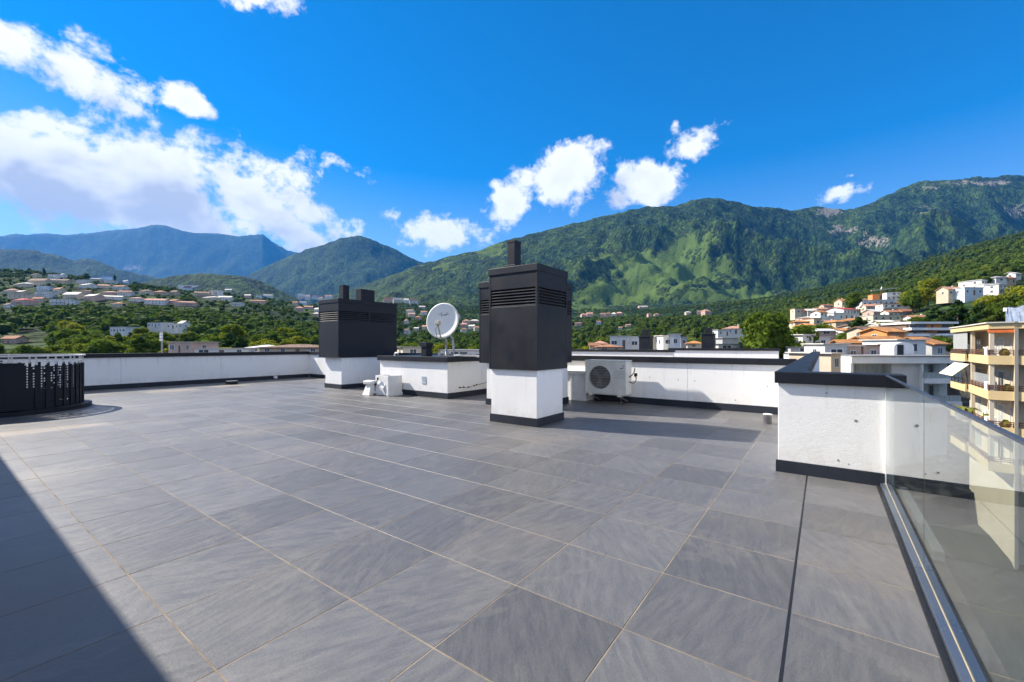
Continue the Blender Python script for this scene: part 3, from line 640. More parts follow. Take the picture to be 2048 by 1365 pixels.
def dpt(u, w): r2 = (u / .436) ** 2 + (w / .468) ** 2; return DC + DX * u + DY * w + DN * (.075 * r2 - .05 + .003)
mk = MB()
def dash(u0, w0, u1, w1, th=.009):
    p, q_ = dpt(u0, w0), dpt(u1, w1); d_ = (q_ - p).normalized(); n_ = DN.cross(d_)
    mk.add([p - n_ * th / 2, q_ - n_ * th / 2, q_ + n_ * th / 2, p + n_ * th / 2], [(0, 1, 2, 3)])
# the worn lettering and broken oval outline on the reflector (no letter can be read in the photograph)
sx_ = -1
for (u0, w0, u1, w1) in ((-.10, .20, -.075, .155), (-.075, .155, -.055, .19), (-.05, .155, -.04, .185), (-.04, .185, -.02, .155), (-.02, .155, -.02, .18), (-.01, .155, .005, .18), (.005, .155, .03, .158), (.055, .155, .055, .20), (.055, .20, .085, .20), (.055, .178, .08, .178), (.055, .155, .085, .155), (.10, .19, .125, .20)):
    dash(sx_ * u0 * -1 * -1, w0, sx_ * u1 * -1 * -1, w1, .012)
for k in range(18):
    a0 = 2 * math.pi * k / 18
    if k % 3 == 1 or random.random() < .25: continue
    dash(.14 * math.cos(a0), .178 + .058 * math.sin(a0), .14 * math.cos(a0 + .26), .178 + .058 * math.sin(a0 + .26), .006)
mk.build('printed_mark', plain('print_dark', (.06, .07, .09), .6), refl)
bot = dpt(0, -.455); lnb = DC + DN * .33 - DY * .15 + DX * .02
arm = MB().bar(bot + DN * .01, lnb - DY * .04, .024).bar(bot - DN * .05, bot + DN * .03, .05).build('feed_arm', plain('arm_beige', (.42, .38, .29), .5), sd)
ln = MB().obox(lnb, DX, DY, DN, .052, .052, .05).build('receiver_box', plain('box_beige', (.55, .48, .34), .5), sd, bevel=.008)
MB().obox(lnb + DN * .051, DX, DY, DN, .035, .035, .003).build('horn_face', plain('box_pale', (.68, .64, .54), .5), ln)
mp_ = Vector((8.05, 7.93, 1.02))
MB().tube([mp_, mp_ + up3 * .42, DC - DY * .34 - DN * .10], .032, 12).build('mast', GALV, sd, smooth=True)
MB().bar(mp_ + rt3 * .20 + up3 * .0, mp_ + rt3 * .17 + up3 * .44, .04).bar(mp_ + rt3 * .17 + up3 * .44, DC - DN * .08 - DY * .2 + DX * .05, .04).build('strut', GALV, sd)
bk = MB(); bk.obox(mp_ + up3 * .008, rt3, fw3, up3, .26, .16, .008)
for k in range(16):
    p = mp_ + rt3 * random.uniform(-.24, .26) + fw3 * random.uniform(-.14, .05) + up3 * .01
    bk.bar(p, p + rt3 * random.uniform(-.06, .06) + up3 * random.uniform(.04, .15), random.uniform(.012, .03))
bk.build('ballast_brackets', GALV, sd)
MB().tube([lnb - DY * .05, lnb - DY * .16 - DX * .05, bot - DY * .03 - DX * .10, bot - DY * .08, mp_ + up3 * .3], .006, 6).build('cable', BLACK, sd)

# ------------------------------------------------------------------ open white sheet-metal box left on the tiles
wb = thing('metal_box', 'battered open white sheet metal box standing on the tiles by the roof block', 'box', (7.27, 9.3, 0))
s = MB()
s.box(7.05, 9.00, .015, 7.062, 9.52, .52); s.box(7.485, 9.00, .015, 7.497, 9.52, .52); s.box(7.062, 9.00, .015, 7.485, 9.012, .52); s.box(7.062, 9.508, .015, 7.485, 9.52, .52); s.box(7.062, 9.012, .015, 7.485, 9.508, .03)
s.build('shell', WHITE_PAINT, wb, bevel=.004)
MB().box(7.03, 8.985, 0, 7.51, 8.998, .075).build('bottom_rail', WHITE_PAINT, wb, bevel=.003)
s = MB()
s.add([(6.86, 9.83, 0), (6.86, 9.52, 0), (7.045, 9.52, 0), (7.045, 9.83, 0), (6.93, 9.74, .29), (6.93, 9.56, .29), (7.04, 9.56, .29), (7.04, 9.74, .29)], [(0, 3, 2, 1), (4, 5, 6, 7), (0, 1, 5, 4), (1, 2, 6, 5), (2, 3, 7, 6), (3, 0, 4, 7)])
s.build('flared_foot', WHITE_PAINT, wb, bevel=.01)
MB().obox((6.965, 9.66, .335), Vector((1, .1, .12)).normalized(), Vector((-.1, 1, 0)).normalized(), Vector((-.12, 0, 1)).normalized(), .085, .15, .045).build('spout_head', WHITE_PAINT, wb, bevel=.02)
MB().add([(7.047, 9.49, .02), (7.047, 9.10, .02), (7.02, 9.16, .20), (7.02, 9.40, .28)], [(0, 1, 2, 3)]).add([(7.02, 9.16, .20), (7.02, 9.40, .28), (7.047, 9.45, .42), (7.047, 9.1, .30)], [(0, 1, 2, 3)]).build('torn_sheet', WHITE_PAINT, wb)
MB().tube([(7.03, 9.47, .26), (7.0, 9.44, .33), (7.0, 9.40, .36), (7.01, 9.36, .43)], .012, 8).lathe((7.0, 9.36, .44), [(.02, -.03), (.028, 0), (.02, .03)], 10).build('hook', BLACK, wb)
MB().box(6.99, 9.49, .0, 7.05, 9.53, .05).build('rust_patch', plain('rusty_steel', (.22, .12, .06), .85, .4, 20), wb)

# ------------------------------------------------------------------ outdoor cooling unit
ac = thing('air_conditioner', 'white outdoor air conditioning unit with round fan on the parapet wall', 'air conditioner', (9.17, 3.955, .21))
MB().box(9.075, 3.472, .215, 9.345, 4.438, .95).build('casing', WHITE_PLASTIC, ac, bevel=.012)
s = MB(); cy, cz, rr = 4.085, .585, .262; ya, yb, za, zb_ = 3.765, 4.44, .212, .955; K = 48; v = []; f = []
def sq(a):
    c, d_ = math.cos(a), math.sin(a); k = min((yb - cy if c > 0 else cy - ya) / max(abs(c), 1e-6), (zb_ - cz if d_ > 0 else cz - za) / max(abs(d_), 1e-6)); return cy + c * k, cz + d_ * k
angs = sorted(set([2 * math.pi * i / K for i in range(K)] + [math.atan2(b_ - cz, a_ - cy) % (2 * math.pi) for a_ in (ya, yb) for b_ in (za, zb_)]))
K = len(angs)
for xx in (9.0, 9.07):
    for a in angs: v.append((xx, cy + rr * math.cos(a), cz + rr * math.sin(a)))
    for a in angs: v.append((xx, *sq(a)))
for i in range(K):
    j_ = (i + 1) % K
    f += [(i, K + i, K + j_, j_), (i, j_, 2 * K + j_, 2 * K + i), (K + i, 3 * K + i, 3 * K + j_, K + j_)]
s.add(v, f); s.build('fan_panel', WHITE_PLASTIC, ac)
MB().box(9.0, 3.47, .212, 9.07, 3.763, .955).build('side_panel', WHITE_PLASTIC, ac, bevel=.008)
MB().box(8.99, 3.46, .955, 9.355, 4.45, .972).build('lid', WHITE_PLASTIC, ac, bevel=.006)
fr = MB()
for (a, b_, c, d_) in ((3.79, .262, 4.415, .275), (3.79, .895, 4.415, .908), (3.79, .275, 3.803, .895), (4.402, .275, 4.415, .895)): fr.box(8.992, a, b_, 9.0005, c, d_)
fr.build('panel_frame', WHITE_PLASTIC, ac)
MB().lathe((9.072, cy, cz), [(rr + .005, 0), (rr + .005, .002)], 40, (-1, 0, 0)).build('fan_void', plain('fan_void', (.03, .035, .036), .8), ac)
fan = MB().lathe((9.062, cy, cz), [(.05, 0), (.05, .02), (.03, .026)], 20, (-1, 0, 0))
for k in range(3):
    a0 = k * 2.094 + .4; pts = [(r_, a0 + da) for r_, da in ((.05, 0), (.16, -.15), (.24, -.1), (.245, .55), (.15, .7), (.05, .6))]
    fan.add([(9.05 - .012 * (i > 2), cy + r_ * math.cos(a), cz + r_ * math.sin(a)) for i, (r_, a) in enumerate(pts)], [tuple(range(6))])
fan.build('fan', plain('fan_grey', (.10, .10, .10), .6), ac)
gr = MB()
for i in range(-10, 11):
    y_ = i * .0245
    if abs(y_) < rr: hz = math.sqrt(rr * rr - y_ * y_); gr.box(8.998, cy + y_ - .0016, cz - hz, 9.002, cy + y_ + .0016, cz + hz)
for i in range(-4, 5):
    z_ = i * .058; hy = math.sqrt(rr * rr - z_ * z_); gr.box(8.995, cy - hy, cz + z_ - .002, 8.9979, cy + hy, cz + z_ + .002)
gr.build('fan_grille', plain('grille_wire', (.45, .43, .38), .5), ac)
for k in range(6): MB().box(8.996, 3.50, .565 + k * .033, 9.0005, 3.745, .571 + k * .033).build('vent_rib', plain('rib_grey', (.40, .40, .38), .5), ac)
mk = MB().box(8.997, 3.535, .79, 9.0003, 3.58, .80).box(8.997, 3.53, .80, 9.0003, 3.538, .86).box(8.997, 3.505, .855, 9.0003, 3.538, .865).lathe((8.9995, 3.585, .797), [(.014, 0), (.014, .003)], 10, (-1, 0, 0)); mk.build('badge', BLACK, ac)
for y_ in (3.62, 4.30):
    MB().box(8.95, y_ - .03, .175, 9.5, y_ + .03, .2145).build('mounting_rail', WHITE_PLASTIC, ac)
    MB().bar((9.49, y_, .02), (9.0, y_, .185), .03).build('bracket', GALV, ac)
MB().tube([(9.2, 3.47, .60), (9.2, 3.40, .66), (9.22, 3.37, .72), (9.24, 3.36, .80)], .012, 8).tube([(9.2, 3.47, .50), (9.2, 3.38, .47), (9.21, 3.33, .52), (9.21, 3.32, .60), (9.2, 3.36, .64)], .011, 8).obox((9.22, 3.335, .66), (1, 0, 0), (0, 1, 0), (0, 0, 1), .02, .03, .035).build('hose_connection', BLACK, ac)
MB().tube([(9.25, 3.70, .20), (9.25, 3.69, .10), (9.22, 3.66, .03), (9.12, 3.62, .012)], .009, 8).build('drain_hose', GALV, ac)
MB().tube([(9.2, 4.44, .62), (9.22, 4.60, .64), (9.25, 4.75, .60)], .012, 8).tube([(9.2, 4.44, .56), (9.25, 4.75, .56)], .02, 8).build('supply_lines', BLACK, ac)
bx = thing('pipe_boxing', 'white pipe casing with narrow ledge between the air conditioner and the chimney', 'pipe casing', (9.3, 4.9, 0))
MB().box(9.16, 4.50, 0, 9.495, 5.3, .62).build('casing', WHITE_PAINT, bx, bevel=.006)
MB().box(9.10, 4.47, .62, 9.495, 5.32, .70).build('ledge', WHITE_PLASTIC, bx, bevel=.012)
MB().box(9.135, 4.83, 0, 9.159, 4.90, .62).build('cover_strip', WHITE_PAINT, bx, bevel=.004)

# ------------------------------------------------------------------ small outlets on the floor
dr = thing('roof_drain_vent', 'small grey drain vent cylinder with pale rim beside the front wall end', 'drain', (8.30, .76, 0))
MB().lathe((8.30, .76, 0), [(.062, 0), (.062, .15)], 24).build('body', plain('vent_grey', (.10, .10, .11), .5), dr, smooth=False)
MB().lathe((8.30, .76, .15), [(.068, 0), (.07, .012), (.045, .018)], 24).build('rim', plain('rim_pale', (.62, .62, .62), .5), dr)
for k in range(3): MB().lathe((8.30, .76, .03 + k * .035), [(.0635, 0), (.0635, .006)], 24, caps=False).build('groove', BLACK, dr)
d2 = thing('floor_outlet', 'small black floor outlet box near the left parapet wall', 'outlet', (6.2, 16.1, 0))
MB().box(6.06, 15.98, 0, 6.34, 16.22, .10).build('body', DARK, d2, bevel=.01); MB().box(6.05, 15.97, .10, 6.35, 16.23, .118).build('lid', plain('lid_steel', (.22, .24, .27), .35), d2, bevel=.004)
d3 = thing('pipe_spout', 'little white overflow spout at the foot of the left parapet wall', 'spout', (8.1, 17.1, 0))
MB().lathe((8.1, 17.185, .075), [(.045, 0), (.045, .09), (.06, .10), (.06, .13)], 16, (0, -1, 0)).build('pipe', WHITE_PAINT, d3); MB().box(8.05, 17.05, 0, 8.15, 17.15, .03).build('foot', DARK, d3)

# ------------------------------------------------------------------ glass balustrade
gb = thing('glass_balustrade', 'frameless glass balustrade along the right edge of the terrace', 'balustrade', (2, -.465, 0))
for a, b_ in ((3.354, 5.205), (1.30, 3.346), (-.75, 1.292), (-2.8, -.758)):
    MB().box(a, -.471, .012, b_, -.459, 1.018).build('glass_pane', GLASS, gb)
MB().box(-2.8, -.4745, 1.0185, 5.2, -.4555, 1.029).build('top_edge', plain('edge_blue', (.035, .045, .07), .35), gb)
for a, b_ in ((3.356, 5.205), (-2.8, 3.348)):
    MB().box(a, -.4560, -.02, b_, -.4205, .034).build('inner_channel', CHANNEL, gb, bevel=.003)
    MB().box(a, -.513, -.02, b_, -.4740, .034).build('outer_channel', CHANNEL, gb, bevel=.003)
MB().box(-2.8, -.4585, -.01, 5.205, -.4565, .037).build('seal', plain('seal_beige', (.42, .36, .27), .7), gb)
MB().box(-2.8, -.4195, -.003, 5.21, -.392, .010).build('gasket', BLACK, gb, bevel=.004)
MB().box(3.3475, -.4705, .03, 3.3525, -.4595, 1.018).build('joint_strip', BLACK, gb)
MB().box(5.2055, -.474, .03, 5.2285, -.456, .90).build('end_profile', plain('profile_pale', (.70, .70, .68), .4), gb)
tag(MB().box(3.62, -.60, -.002, 5.1, -.545, .055).build('ledge_slab', plain('ledge_stone', (.52, .48, .42), .8, .15, 12), None, bevel=.004), 'pale stone slab on the ledge outside the glass balustrade', 'slab')

# ------------------------------------------------------------------ round perforated guard of the spiral stair
CC = (0.95, 13.30); RS = 1.20
sg = thing('stair_guard', 'round black perforated metal guard with white handrail at the left edge', 'stair guard', (CC[0], CC[1], 0))
MB().lathe((*CC, 0), [(1.34, -.002), (1.34, .085), (1.15, .085), (1.15, -.002)], 96, caps=False).build('plinth', DARK, sg)
NB = 48; da = 2 * math.pi / NB
pm = MB(); nc, nr = 7, 33; z0_, z1_ = .085, .90
v = [(RS * math.cos((c / nc - .5) * da), RS * math.sin((c / nc - .5) * da), z0_ + (z1_ - z0_) * r / nr) for r in range(nr + 1) for c in range(nc + 1)]
panels = []
for variant in range(4):
    f = []
    for r in range(nr):
        for c in range(nc):
            hole = c % 2 == 1 and r % 2 == 1 and (r > 12 or r == 5) and random.random() < .80
            if not hole: f.append((r * (nc + 1) + c, r * (nc + 1) + c + 1, (r + 1) * (nc + 1) + c + 1, (r + 1) * (nc + 1) + c))
    panels.append(mesh('perforated_sheet', v, f, DARK))
pst = MB().box(RS - .006, -.021, .085, RS + .016, .021, .93); pstm = mesh('upright', pst.v, pst.f, DARK)
shp = MB().box(RS - .012, -.012, .90, RS + .004, .012, 1.085); shpm = mesh('rail_post', shp.v, shp.f, plain('rail_white', (.70, .69, .66), .4))
for k in range(NB):
    a = k * da
    if math.sin(a) < .15: inst(panels[k % 4], 'perforated_sheet', sg, (0, 0, 0), (0, 0, a))
    inst(pstm, 'upright', sg, (0, 0, 0), (0, 0, a + da / 2))
    if k % 2 == 0: inst(shpm, 'rail_post', sg, (0, 0, 0), (0, 0, a + da / 2))
MB().lathe((*CC, 0), [(RS - .055, 1.085), (RS + .04, 1.085), (RS + .04, 1.11), (RS - .055, 1.11), (RS - .055, 1.085)], 96, caps=False).build('handrail', MATS['rail_white'], sg)
MB().lathe((*CC, 0), [(RS - .02, .985), (RS + .008, .985), (RS + .008, 1.0), (RS - .02, 1.0), (RS - .02, .985)], 96, caps=False).build('mid_rail', MATS['rail_white'], sg)
MB().box(.45, 11.985, .10, 1.17, 12.03, .945).build('gate_panel', DARK, sg, bevel=.006)
MB().box(.44, 11.975, .945, 1.18, 12.04, .975).build('gate_top_rail', DARK, sg, bevel=.004)
MB().lathe((*CC, 0), [(.06, -.003), (.06, 1.0)], 16).build('centre_pole', DARK, sg)

# ------------------------------------------------------------------ penthouse behind the photographer (its roof shades the near tiles)
ph = thing('penthouse', 'white penthouse behind the photographer whose roof edge shades the near tiles', 'building', (-3.5, 4, 0))
MB().box(-6.6, -.35, 0, -2.2, 13.6, 2.62).build('wall', STUCCO, ph)
MB().box(-6.8, -.55, 2.62, -.31, 13.9, 2.86).build('roof_slab', STUCCO, ph)
MB().box(-2.195, 1.0, .05, -2.16, 6.0, 2.4).build('window', plain('dark_pane', (.02, .025, .03), .08, .1), ph)

# ------------------------------------------------------------------ neighbouring terraces of the same block
def low_wall(label, rect, h, capx, z0=-.002):
    x0, y0, x1, y1 = rect
    t = thing('parapet_wall', label, 'wall', ((x0 + x1) / 2, (y0 + y1) / 2, z0))
    MB().box(x0, y0, z0, x1, y1, h - .11).build('render_panel', STUCCO, t)
    MB().box(x0 - .05, y0 - .04, h - .12, x1 + .05, y1 + .04, h).build('coping', CAPM, t, bevel=.006)
    return t
low_wall('white parapet of the neighbouring terrace with dark coping, just beyond the air conditioner', (20.9, 5.76, 21.1, 17.0), 1.10, 0)
low_wall('white parapet at the far end of the neighbouring terrace, right of the first dark chimney', (23.6, 1.72, 23.8, 6.7), 1.165, 0)
def mini_chimney(label, x, d, w, zt, wt, ztt):
    p = px2w(x, d); t = thing('chimney_stack', label, 'chimney', (p[0], p[1], 0))
    MB().box(p[0] - w / 2, p[1] - w / 2, 0, p[0] + w / 2, p[1] + w / 2, zt - .05).build('shaft', DARK, t, bevel=.01)
    MB().box(p[0] - w / 2 - .03, p[1] - w / 2 - .03, zt - .05, p[0] + w / 2 + .03, p[1] + w / 2 + .03, zt).build('cap', CAPM, t, bevel=.006)
    MB().box(p[0] - wt / 2, p[1] - wt / 2, zt - .01, p[0] + wt / 2, p[1] + wt / 2, ztt).build('flue_pipe', DARK, t, bevel=.006)
    return t
mini_chimney('small dark chimney with square flue on the neighbouring roof, left of two', 1292, 24.2, .60, zpx(673, 24.2), .34, zpx(660, 24.2))
mini_chimney('small dark chimney with pale flue side on the neighbouring roof, right of two', 1417, 23.6, .60, zpx(668, 23.6), .34, zpx(656, 23.6))

# ------------------------------------------------------------------ town: facades near by
PANE = plain('window_pane', (.045, .055, .065), .12, .25, 2)
CURTAIN = plain('curtain_pane', (.36, .38, .34), .35, .2, 2)
FRAME = plain('window_frame', (.70, .69, .66), .5, .08)
ROOFC = {'terracotta': m_roof('terracotta_tiles', (.46, .20, .10)), 'orange': m_roof('orange_tiles', (.62, .27, .08)), 'brown': m_roof('brown_tiles', (.25, .15, .10)),
         'red': m_roof('red_tiles', (.50, .07, .05)), 'salmon': m_roof('salmon_tiles', (.60, .32, .22)), 'grey': plain('grey_roofing', (.22, .22, .23), .8, .2, .5), 'white': plain('white_roofing', (.60, .59, .56), .7, .12, .5), 'pale': plain('pale_roofing', (.55, .51, .45), .8, .15, .5)}
WALLC = {'white': plain('house_white', (.66, .65, .62), .85, .10, .4), 'cream': plain('house_cream', (.58, .50, .37), .85, .10, .4), 'pink': plain('house_pink', (.55, .38, .30), .85, .10, .4), 'tan': plain('house_tan', (.50, .41, .30), .85, .12, .4),
         'grey': plain('house_grey', (.46, .46, .44), .85, .12, .4), 'beige': plain('house_beige', (.62, .46, .23), .85, .08, .4), 'orange': plain('house_orange', (.70, .26, .08), .8, .12, .4), 'blue': plain('house_pale_blue', (.60, .68, .76), .8, .1, .4)}
wb_ = MB(); wb_.cur = 0; wb_.box(-.5, -.06, -.5, .5, .02, .5); wb_.cur = 1; wb_.box(-.42, -.075, -.43, .42, -.061, .43); wb_.cur = 0; wb_.box(-.025, -.085, -.43, .025, -.0751, .43)
WINM = mesh('window', wb_.v, wb_.f, [FRAME, PANE], False, wb_.mi)
db_ = MB(); db_.cur = 0; db_.box(-.5, -.05, -.5, .5, .02, .5); db_.cur = 1; db_.box(-.44, -.065, -.5, .44, -.051, .45)
DOORM = mesh('door', db_.v, db_.f, [FRAME, plain('door_wood', (.16, .09, .05), .6)], False, db_.mi)

def house(label, cat, x0, x1, yt, yb, d, wall, roof, kind, yaw=0, group=None, depth=None, down=4.0, storeys=None, name='house'):
    """a house whose front stands at forward depth d and spans the given columns and rows"""
    w = (x1 - x0) / F0 * d; zt, zb = zpx(yt, d), zpx(yb, d); p = px2w((x0 + x1) / 2, d)
    H = zt - zb; dp = depth or max(6.0, min(w * .7, 13)); wm = WALLC[wall]; rm = ROOFC[roof]
    rz = A - math.pi / 2 + math.radians(yaw)
    t = thing(name, label, cat, (p[0], p[1], zb), group, rz)
    zeaves = H * (.66 if kind in ('gable', 'hip') else .95); st = storeys or max(1, round(zeaves / 3.2))
    def B(m, nm, mats, par=t, **k): return m.build(nm, mats, par, local=True, **k)
    wl = B(MB().box(-w / 2, 0, -down, w / 2, dp, zeaves), 'wall', wm)
    ov = .5
    if kind == 'gable':
        m = MB(); m.add([(-w / 2 - ov, -ov, zeaves - .12), (w / 2 + ov, -ov, zeaves - .12), (w / 2 + ov, dp / 2, H), (-w / 2 - ov, dp / 2, H), (w / 2 + ov, dp + ov, zeaves - .12), (-w / 2 - ov, dp + ov, zeaves - .12),
                         (-w / 2 - ov, -ov, zeaves + .1), (w / 2 + ov, -ov, zeaves + .1), (w / 2 + ov, dp / 2, H + .22), (-w / 2 - ov, dp / 2, H + .22), (w / 2 + ov, dp + ov, zeaves + .1), (-w / 2 - ov, dp + ov, zeaves + .1)],
                        [(6, 7, 8, 9), (9, 8, 10, 11), (0, 3, 2, 1), (3, 5, 4, 2), (0, 1, 7, 6), (4, 5, 11, 10), (1, 2, 8, 7), (2, 4, 10, 8), (0, 6, 9, 3), (3, 9, 11, 5)])
        rf = B(m, 'roof', rm)
        for sx in (-1, 1):
            gm_ = MB(); gm_.add([(sx * w / 2, .01, zeaves - .01), (sx * w / 2, dp - .01, zeaves - .01), (sx * w / 2, dp / 2, H), (sx * (w / 2 - .2), .01, zeaves - .01), (sx * (w / 2 - .2), dp - .01, zeaves - .01), (sx * (w / 2 - .2), dp / 2, H - .02)], [(0, 2, 1), (3, 4, 5), (0, 1, 4, 3), (1, 2, 5, 4), (2, 0, 3, 5)]); B(gm_, 'gable_end', wm)
    elif kind == 'hip':
        hx = min(dp / 2, w / 2 - .4); m = MB()
        m.add([(-w / 2 - ov, -ov, zeaves), (w / 2 + ov, -ov, zeaves), (w / 2 + ov, dp + ov, zeaves), (-w / 2 - ov, dp + ov, zeaves), (-w / 2 + hx, dp / 2, H), (w / 2 - hx, dp / 2, H)], [(0, 1, 5, 4), (1, 2, 5), (2, 3, 4, 5), (3, 0, 4), (3, 2, 1, 0)])
        m.box(-w / 2 - ov - .01, -ov - .01, zeaves - .18, w / 2 + ov + .01, dp + ov + .01, zeaves - .01); rf = B(m, 'roof', rm)
    else:
        m = MB().box(-w / 2 - .35, -.35, zeaves, w / 2 + .35, dp + .35, H); rf = B(m, 'roof', rm)
    if w > 7 and H > 2.2 and kind != 'flat': B(MB().box(w * .18, dp * .55, H - 1.2, w * .18 + .7, dp * .55 + .6, H + .9), 'chimney', wm, rf)
    sh = zeaves / st; nw = int(max(1, min(6, w // 3.0)))
    for s_ in range(st):
        zc_ = sh * (s_ + .52); hh = min(1.45, sh * .52)
        for k in range(nw):
            xx = -w / 2 + w * (k + .5) / nw + random.uniform(-.2, .2)
            if s_ == 0 and k == nw // 2 and nw > 1: inst(DOORM, 'door', t, (xx, 0, sh * .38), (0, 0, 0), (1.1, 1, sh * .74))
            elif random.random() < .86: inst(WINM, 'window', t, (xx, 0, zc_), (0, 0, 0), (random.choice([1.0, 1.2, 1.7, 2.2]) * min(1, w / nw / 2.7), 1, hh))
        for sd_ in (-1, 1):
            inst(WINM, 'window', t, (sd_ * w / 2, dp * .45, zc_), (0, 0, sd_ * math.pi / 2), (1.1, 1, hh))
        if s_ > 0 and w > 8 and random.random() < .7:
            bx0 = -w / 2 + random.choice([0, .3]) * w; bl = w * random.uniform(.5, .7)
            bo = B(MB().box(bx0, -1.3, sh * s_ - .18, bx0 + bl, -.001, sh * s_), 'balcony', wm)
            B(MB().box(bx0, -1.3, sh * s_ + .001, bx0 + bl, -1.2, sh * s_ + .85), 'parapet', wm, bo)
    return t

ORD = lambda k: f"{k}{'th' if 10 <= k % 100 <= 20 else {1: 'st', 2: 'nd', 3: 'rd'}.get(k % 10, 'th')}"
NAMES = {'white': 'white', 'cream': 'cream', 'pink': 'pink', 'tan': 'tan', 'grey': 'grey', 'blue': 'pale blue', 'beige': 'beige', 'orange': 'orange'}
HRECT = []                                              # columns, rows and depth of every house: trees keep clear of them
def zone(place, short, rows, group, fixed=None):
    todo = []
    for r in rows:
        x0, x1, yt, yb, wl, rf, kd = r[:7]; d = r[7] if len(r) > 7 else hit((x0 + x1) / 2, yb + 1.0)
        if d is None: continue
        todo.append((x0, x1, yt, yb, wl, rf, kd, d))
    todo.sort(key=lambda r: r[0] + r[1])
    for k, (x0, x1, yt, yb, wl, rf, kd, d) in enumerate(todo):
        what = {'gable': f'{rf} pitched roof', 'hip': f'{rf} hipped roof', 'flat': f'flat {rf} roof'}[kd]
        house(f'{NAMES[wl]} house with {what}, {ORD(k + 1)} from the left {place}', 'house', x0, x1, yt, yb, d, wl, rf, kd, random.uniform(-24, 24), group)
        HRECT.append((x0 - 2, x1 + 2, yt - 1, yb, d))

WC = ['white', 'cream', 'white', 'pink', 'white', 'tan']
L = [(16, 58, 565, 574, 'cream', 'pale', 'hip'), (60, 74, 547, 553, 'cream', 'terracotta', 'gable'), (90, 116, 549, 558, 'white', 'white', 'flat'), (115, 127, 547, 557, 'white', 'grey', 'gable'), (55, 90, 557, 571, 'cream', 'brown', 'gable'),
     (92, 132, 558, 567, 'tan', 'brown', 'gable'), (75, 95, 572, 581, 'blue', 'white', 'flat'), (0, 28, 577, 589, 'cream', 'salmon', 'hip'), (28, 47, 581, 589, 'tan', 'pale', 'gable'), (22, 66, 589, 596, 'cream', 'white', 'flat'),
     (68, 100, 583, 596, 'white', 'white', 'flat'), (103, 121, 575, 587, 'cream', 'terracotta', 'gable'), (15, 55, 596, 610, 'pink', 'red', 'hip'), (64, 82, 594, 606, 'tan', 'terracotta', 'gable'), (3, 18, 607, 615, 'white', 'salmon', 'gable'),
     (105, 145, 599, 610, 'white', 'white', 'flat'), (125, 155, 584, 600, 'cream', 'pale', 'gable'), (155, 178, 580, 588, 'tan', 'terracotta', 'hip'), (163, 194, 588, 601, 'pink', 'pale', 'gable'), (146, 173, 560, 568, 'white', 'white', 'flat'),
     (152, 183, 567, 576, 'white', 'pale', 'gable'), (180, 200, 556, 562, 'grey', 'grey', 'hip'), (200, 223, 552, 560, 'white', 'grey', 'hip'), (206, 228, 561, 566, 'white', 'white', 'flat'), (236, 260, 561, 567, 'cream', 'pale', 'hip'),
     (196, 215, 569, 576, 'cream', 'salmon', 'gable'), (225, 246, 570, 580, 'white', 'terracotta', 'gable'), (201, 227, 582, 590, 'pink', 'salmon', 'hip'), (237, 259, 581, 591, 'white', 'terracotta', 'gable'), (207, 239, 591, 599, 'white', 'pale', 'gable'),
     (259, 281, 594, 603, 'white', 'salmon', 'hip'), (271, 297, 579, 589, 'cream', 'brown', 'hip'), (303, 325, 581, 590, 'tan', 'terracotta', 'hip'), (339, 353, 581, 590, 'tan', 'brown', 'gable'), (291, 327, 597, 609, 'white', 'salmon', 'gable'),
     (330, 352, 599, 609, 'pink', 'terracotta', 'gable'), (353, 390, 602, 612, 'pink', 'salmon', 'hip'), (367, 382, 572, 584, 'white', 'brown', 'hip'), (359, 398, 571, 577, 'white', 'white', 'flat'), (390, 416, 583, 593, 'tan', 'brown', 'gable'),
     (418, 437, 581, 593, 'white', 'white', 'flat'), (437, 461, 592, 601, 'white', 'pale', 'gable'), (397, 434, 593, 600, 'cream', 'pale', 'hip'), (449, 463, 578, 584, 'cream', 'pale', 'gable'), (489, 500, 589, 596, 'pink', 'pale', 'gable'),
     (513, 522, 591, 597, 'white', 'white', 'flat'), (527, 544, 589, 596, 'white', 'pale', 'gable'), (0, 32, 672, 690, 'pink', 'terracotta', 'gable', 300), (42, 66, 673, 683, 'cream', 'red', 'hip', 330), (63, 88, 672, 682, 'white', 'white', 'flat', 345)]
rl_ = random.Random(21)
for k in range(90):
    y_ = rl_.uniform(560, 616); x_ = rl_.uniform(0, 520); w_ = rl_.uniform(13, 27); h_ = rl_.uniform(6, 10)
    if y_ < 566 + x_ * .055: continue
    if any(q_[0] - 3 < x_ + w_ and q_[1] + 3 > x_ and abs((q_[2] + q_[3]) / 2 - y_ + h_ / 2) < 9 for q_ in L): continue
    L.append((x_, x_ + w_, y_ - h_, y_, rl_.choice(['white', 'cream', 'pink', 'white', 'tan']), rl_.choice(['salmon', 'terracotta', 'pale', 'white', 'brown', 'terracotta']), rl_.choice(['gable', 'hip', 'gable', 'flat'])))
zone('on the left hillside', 'left', L, 'houses on the left hillside')
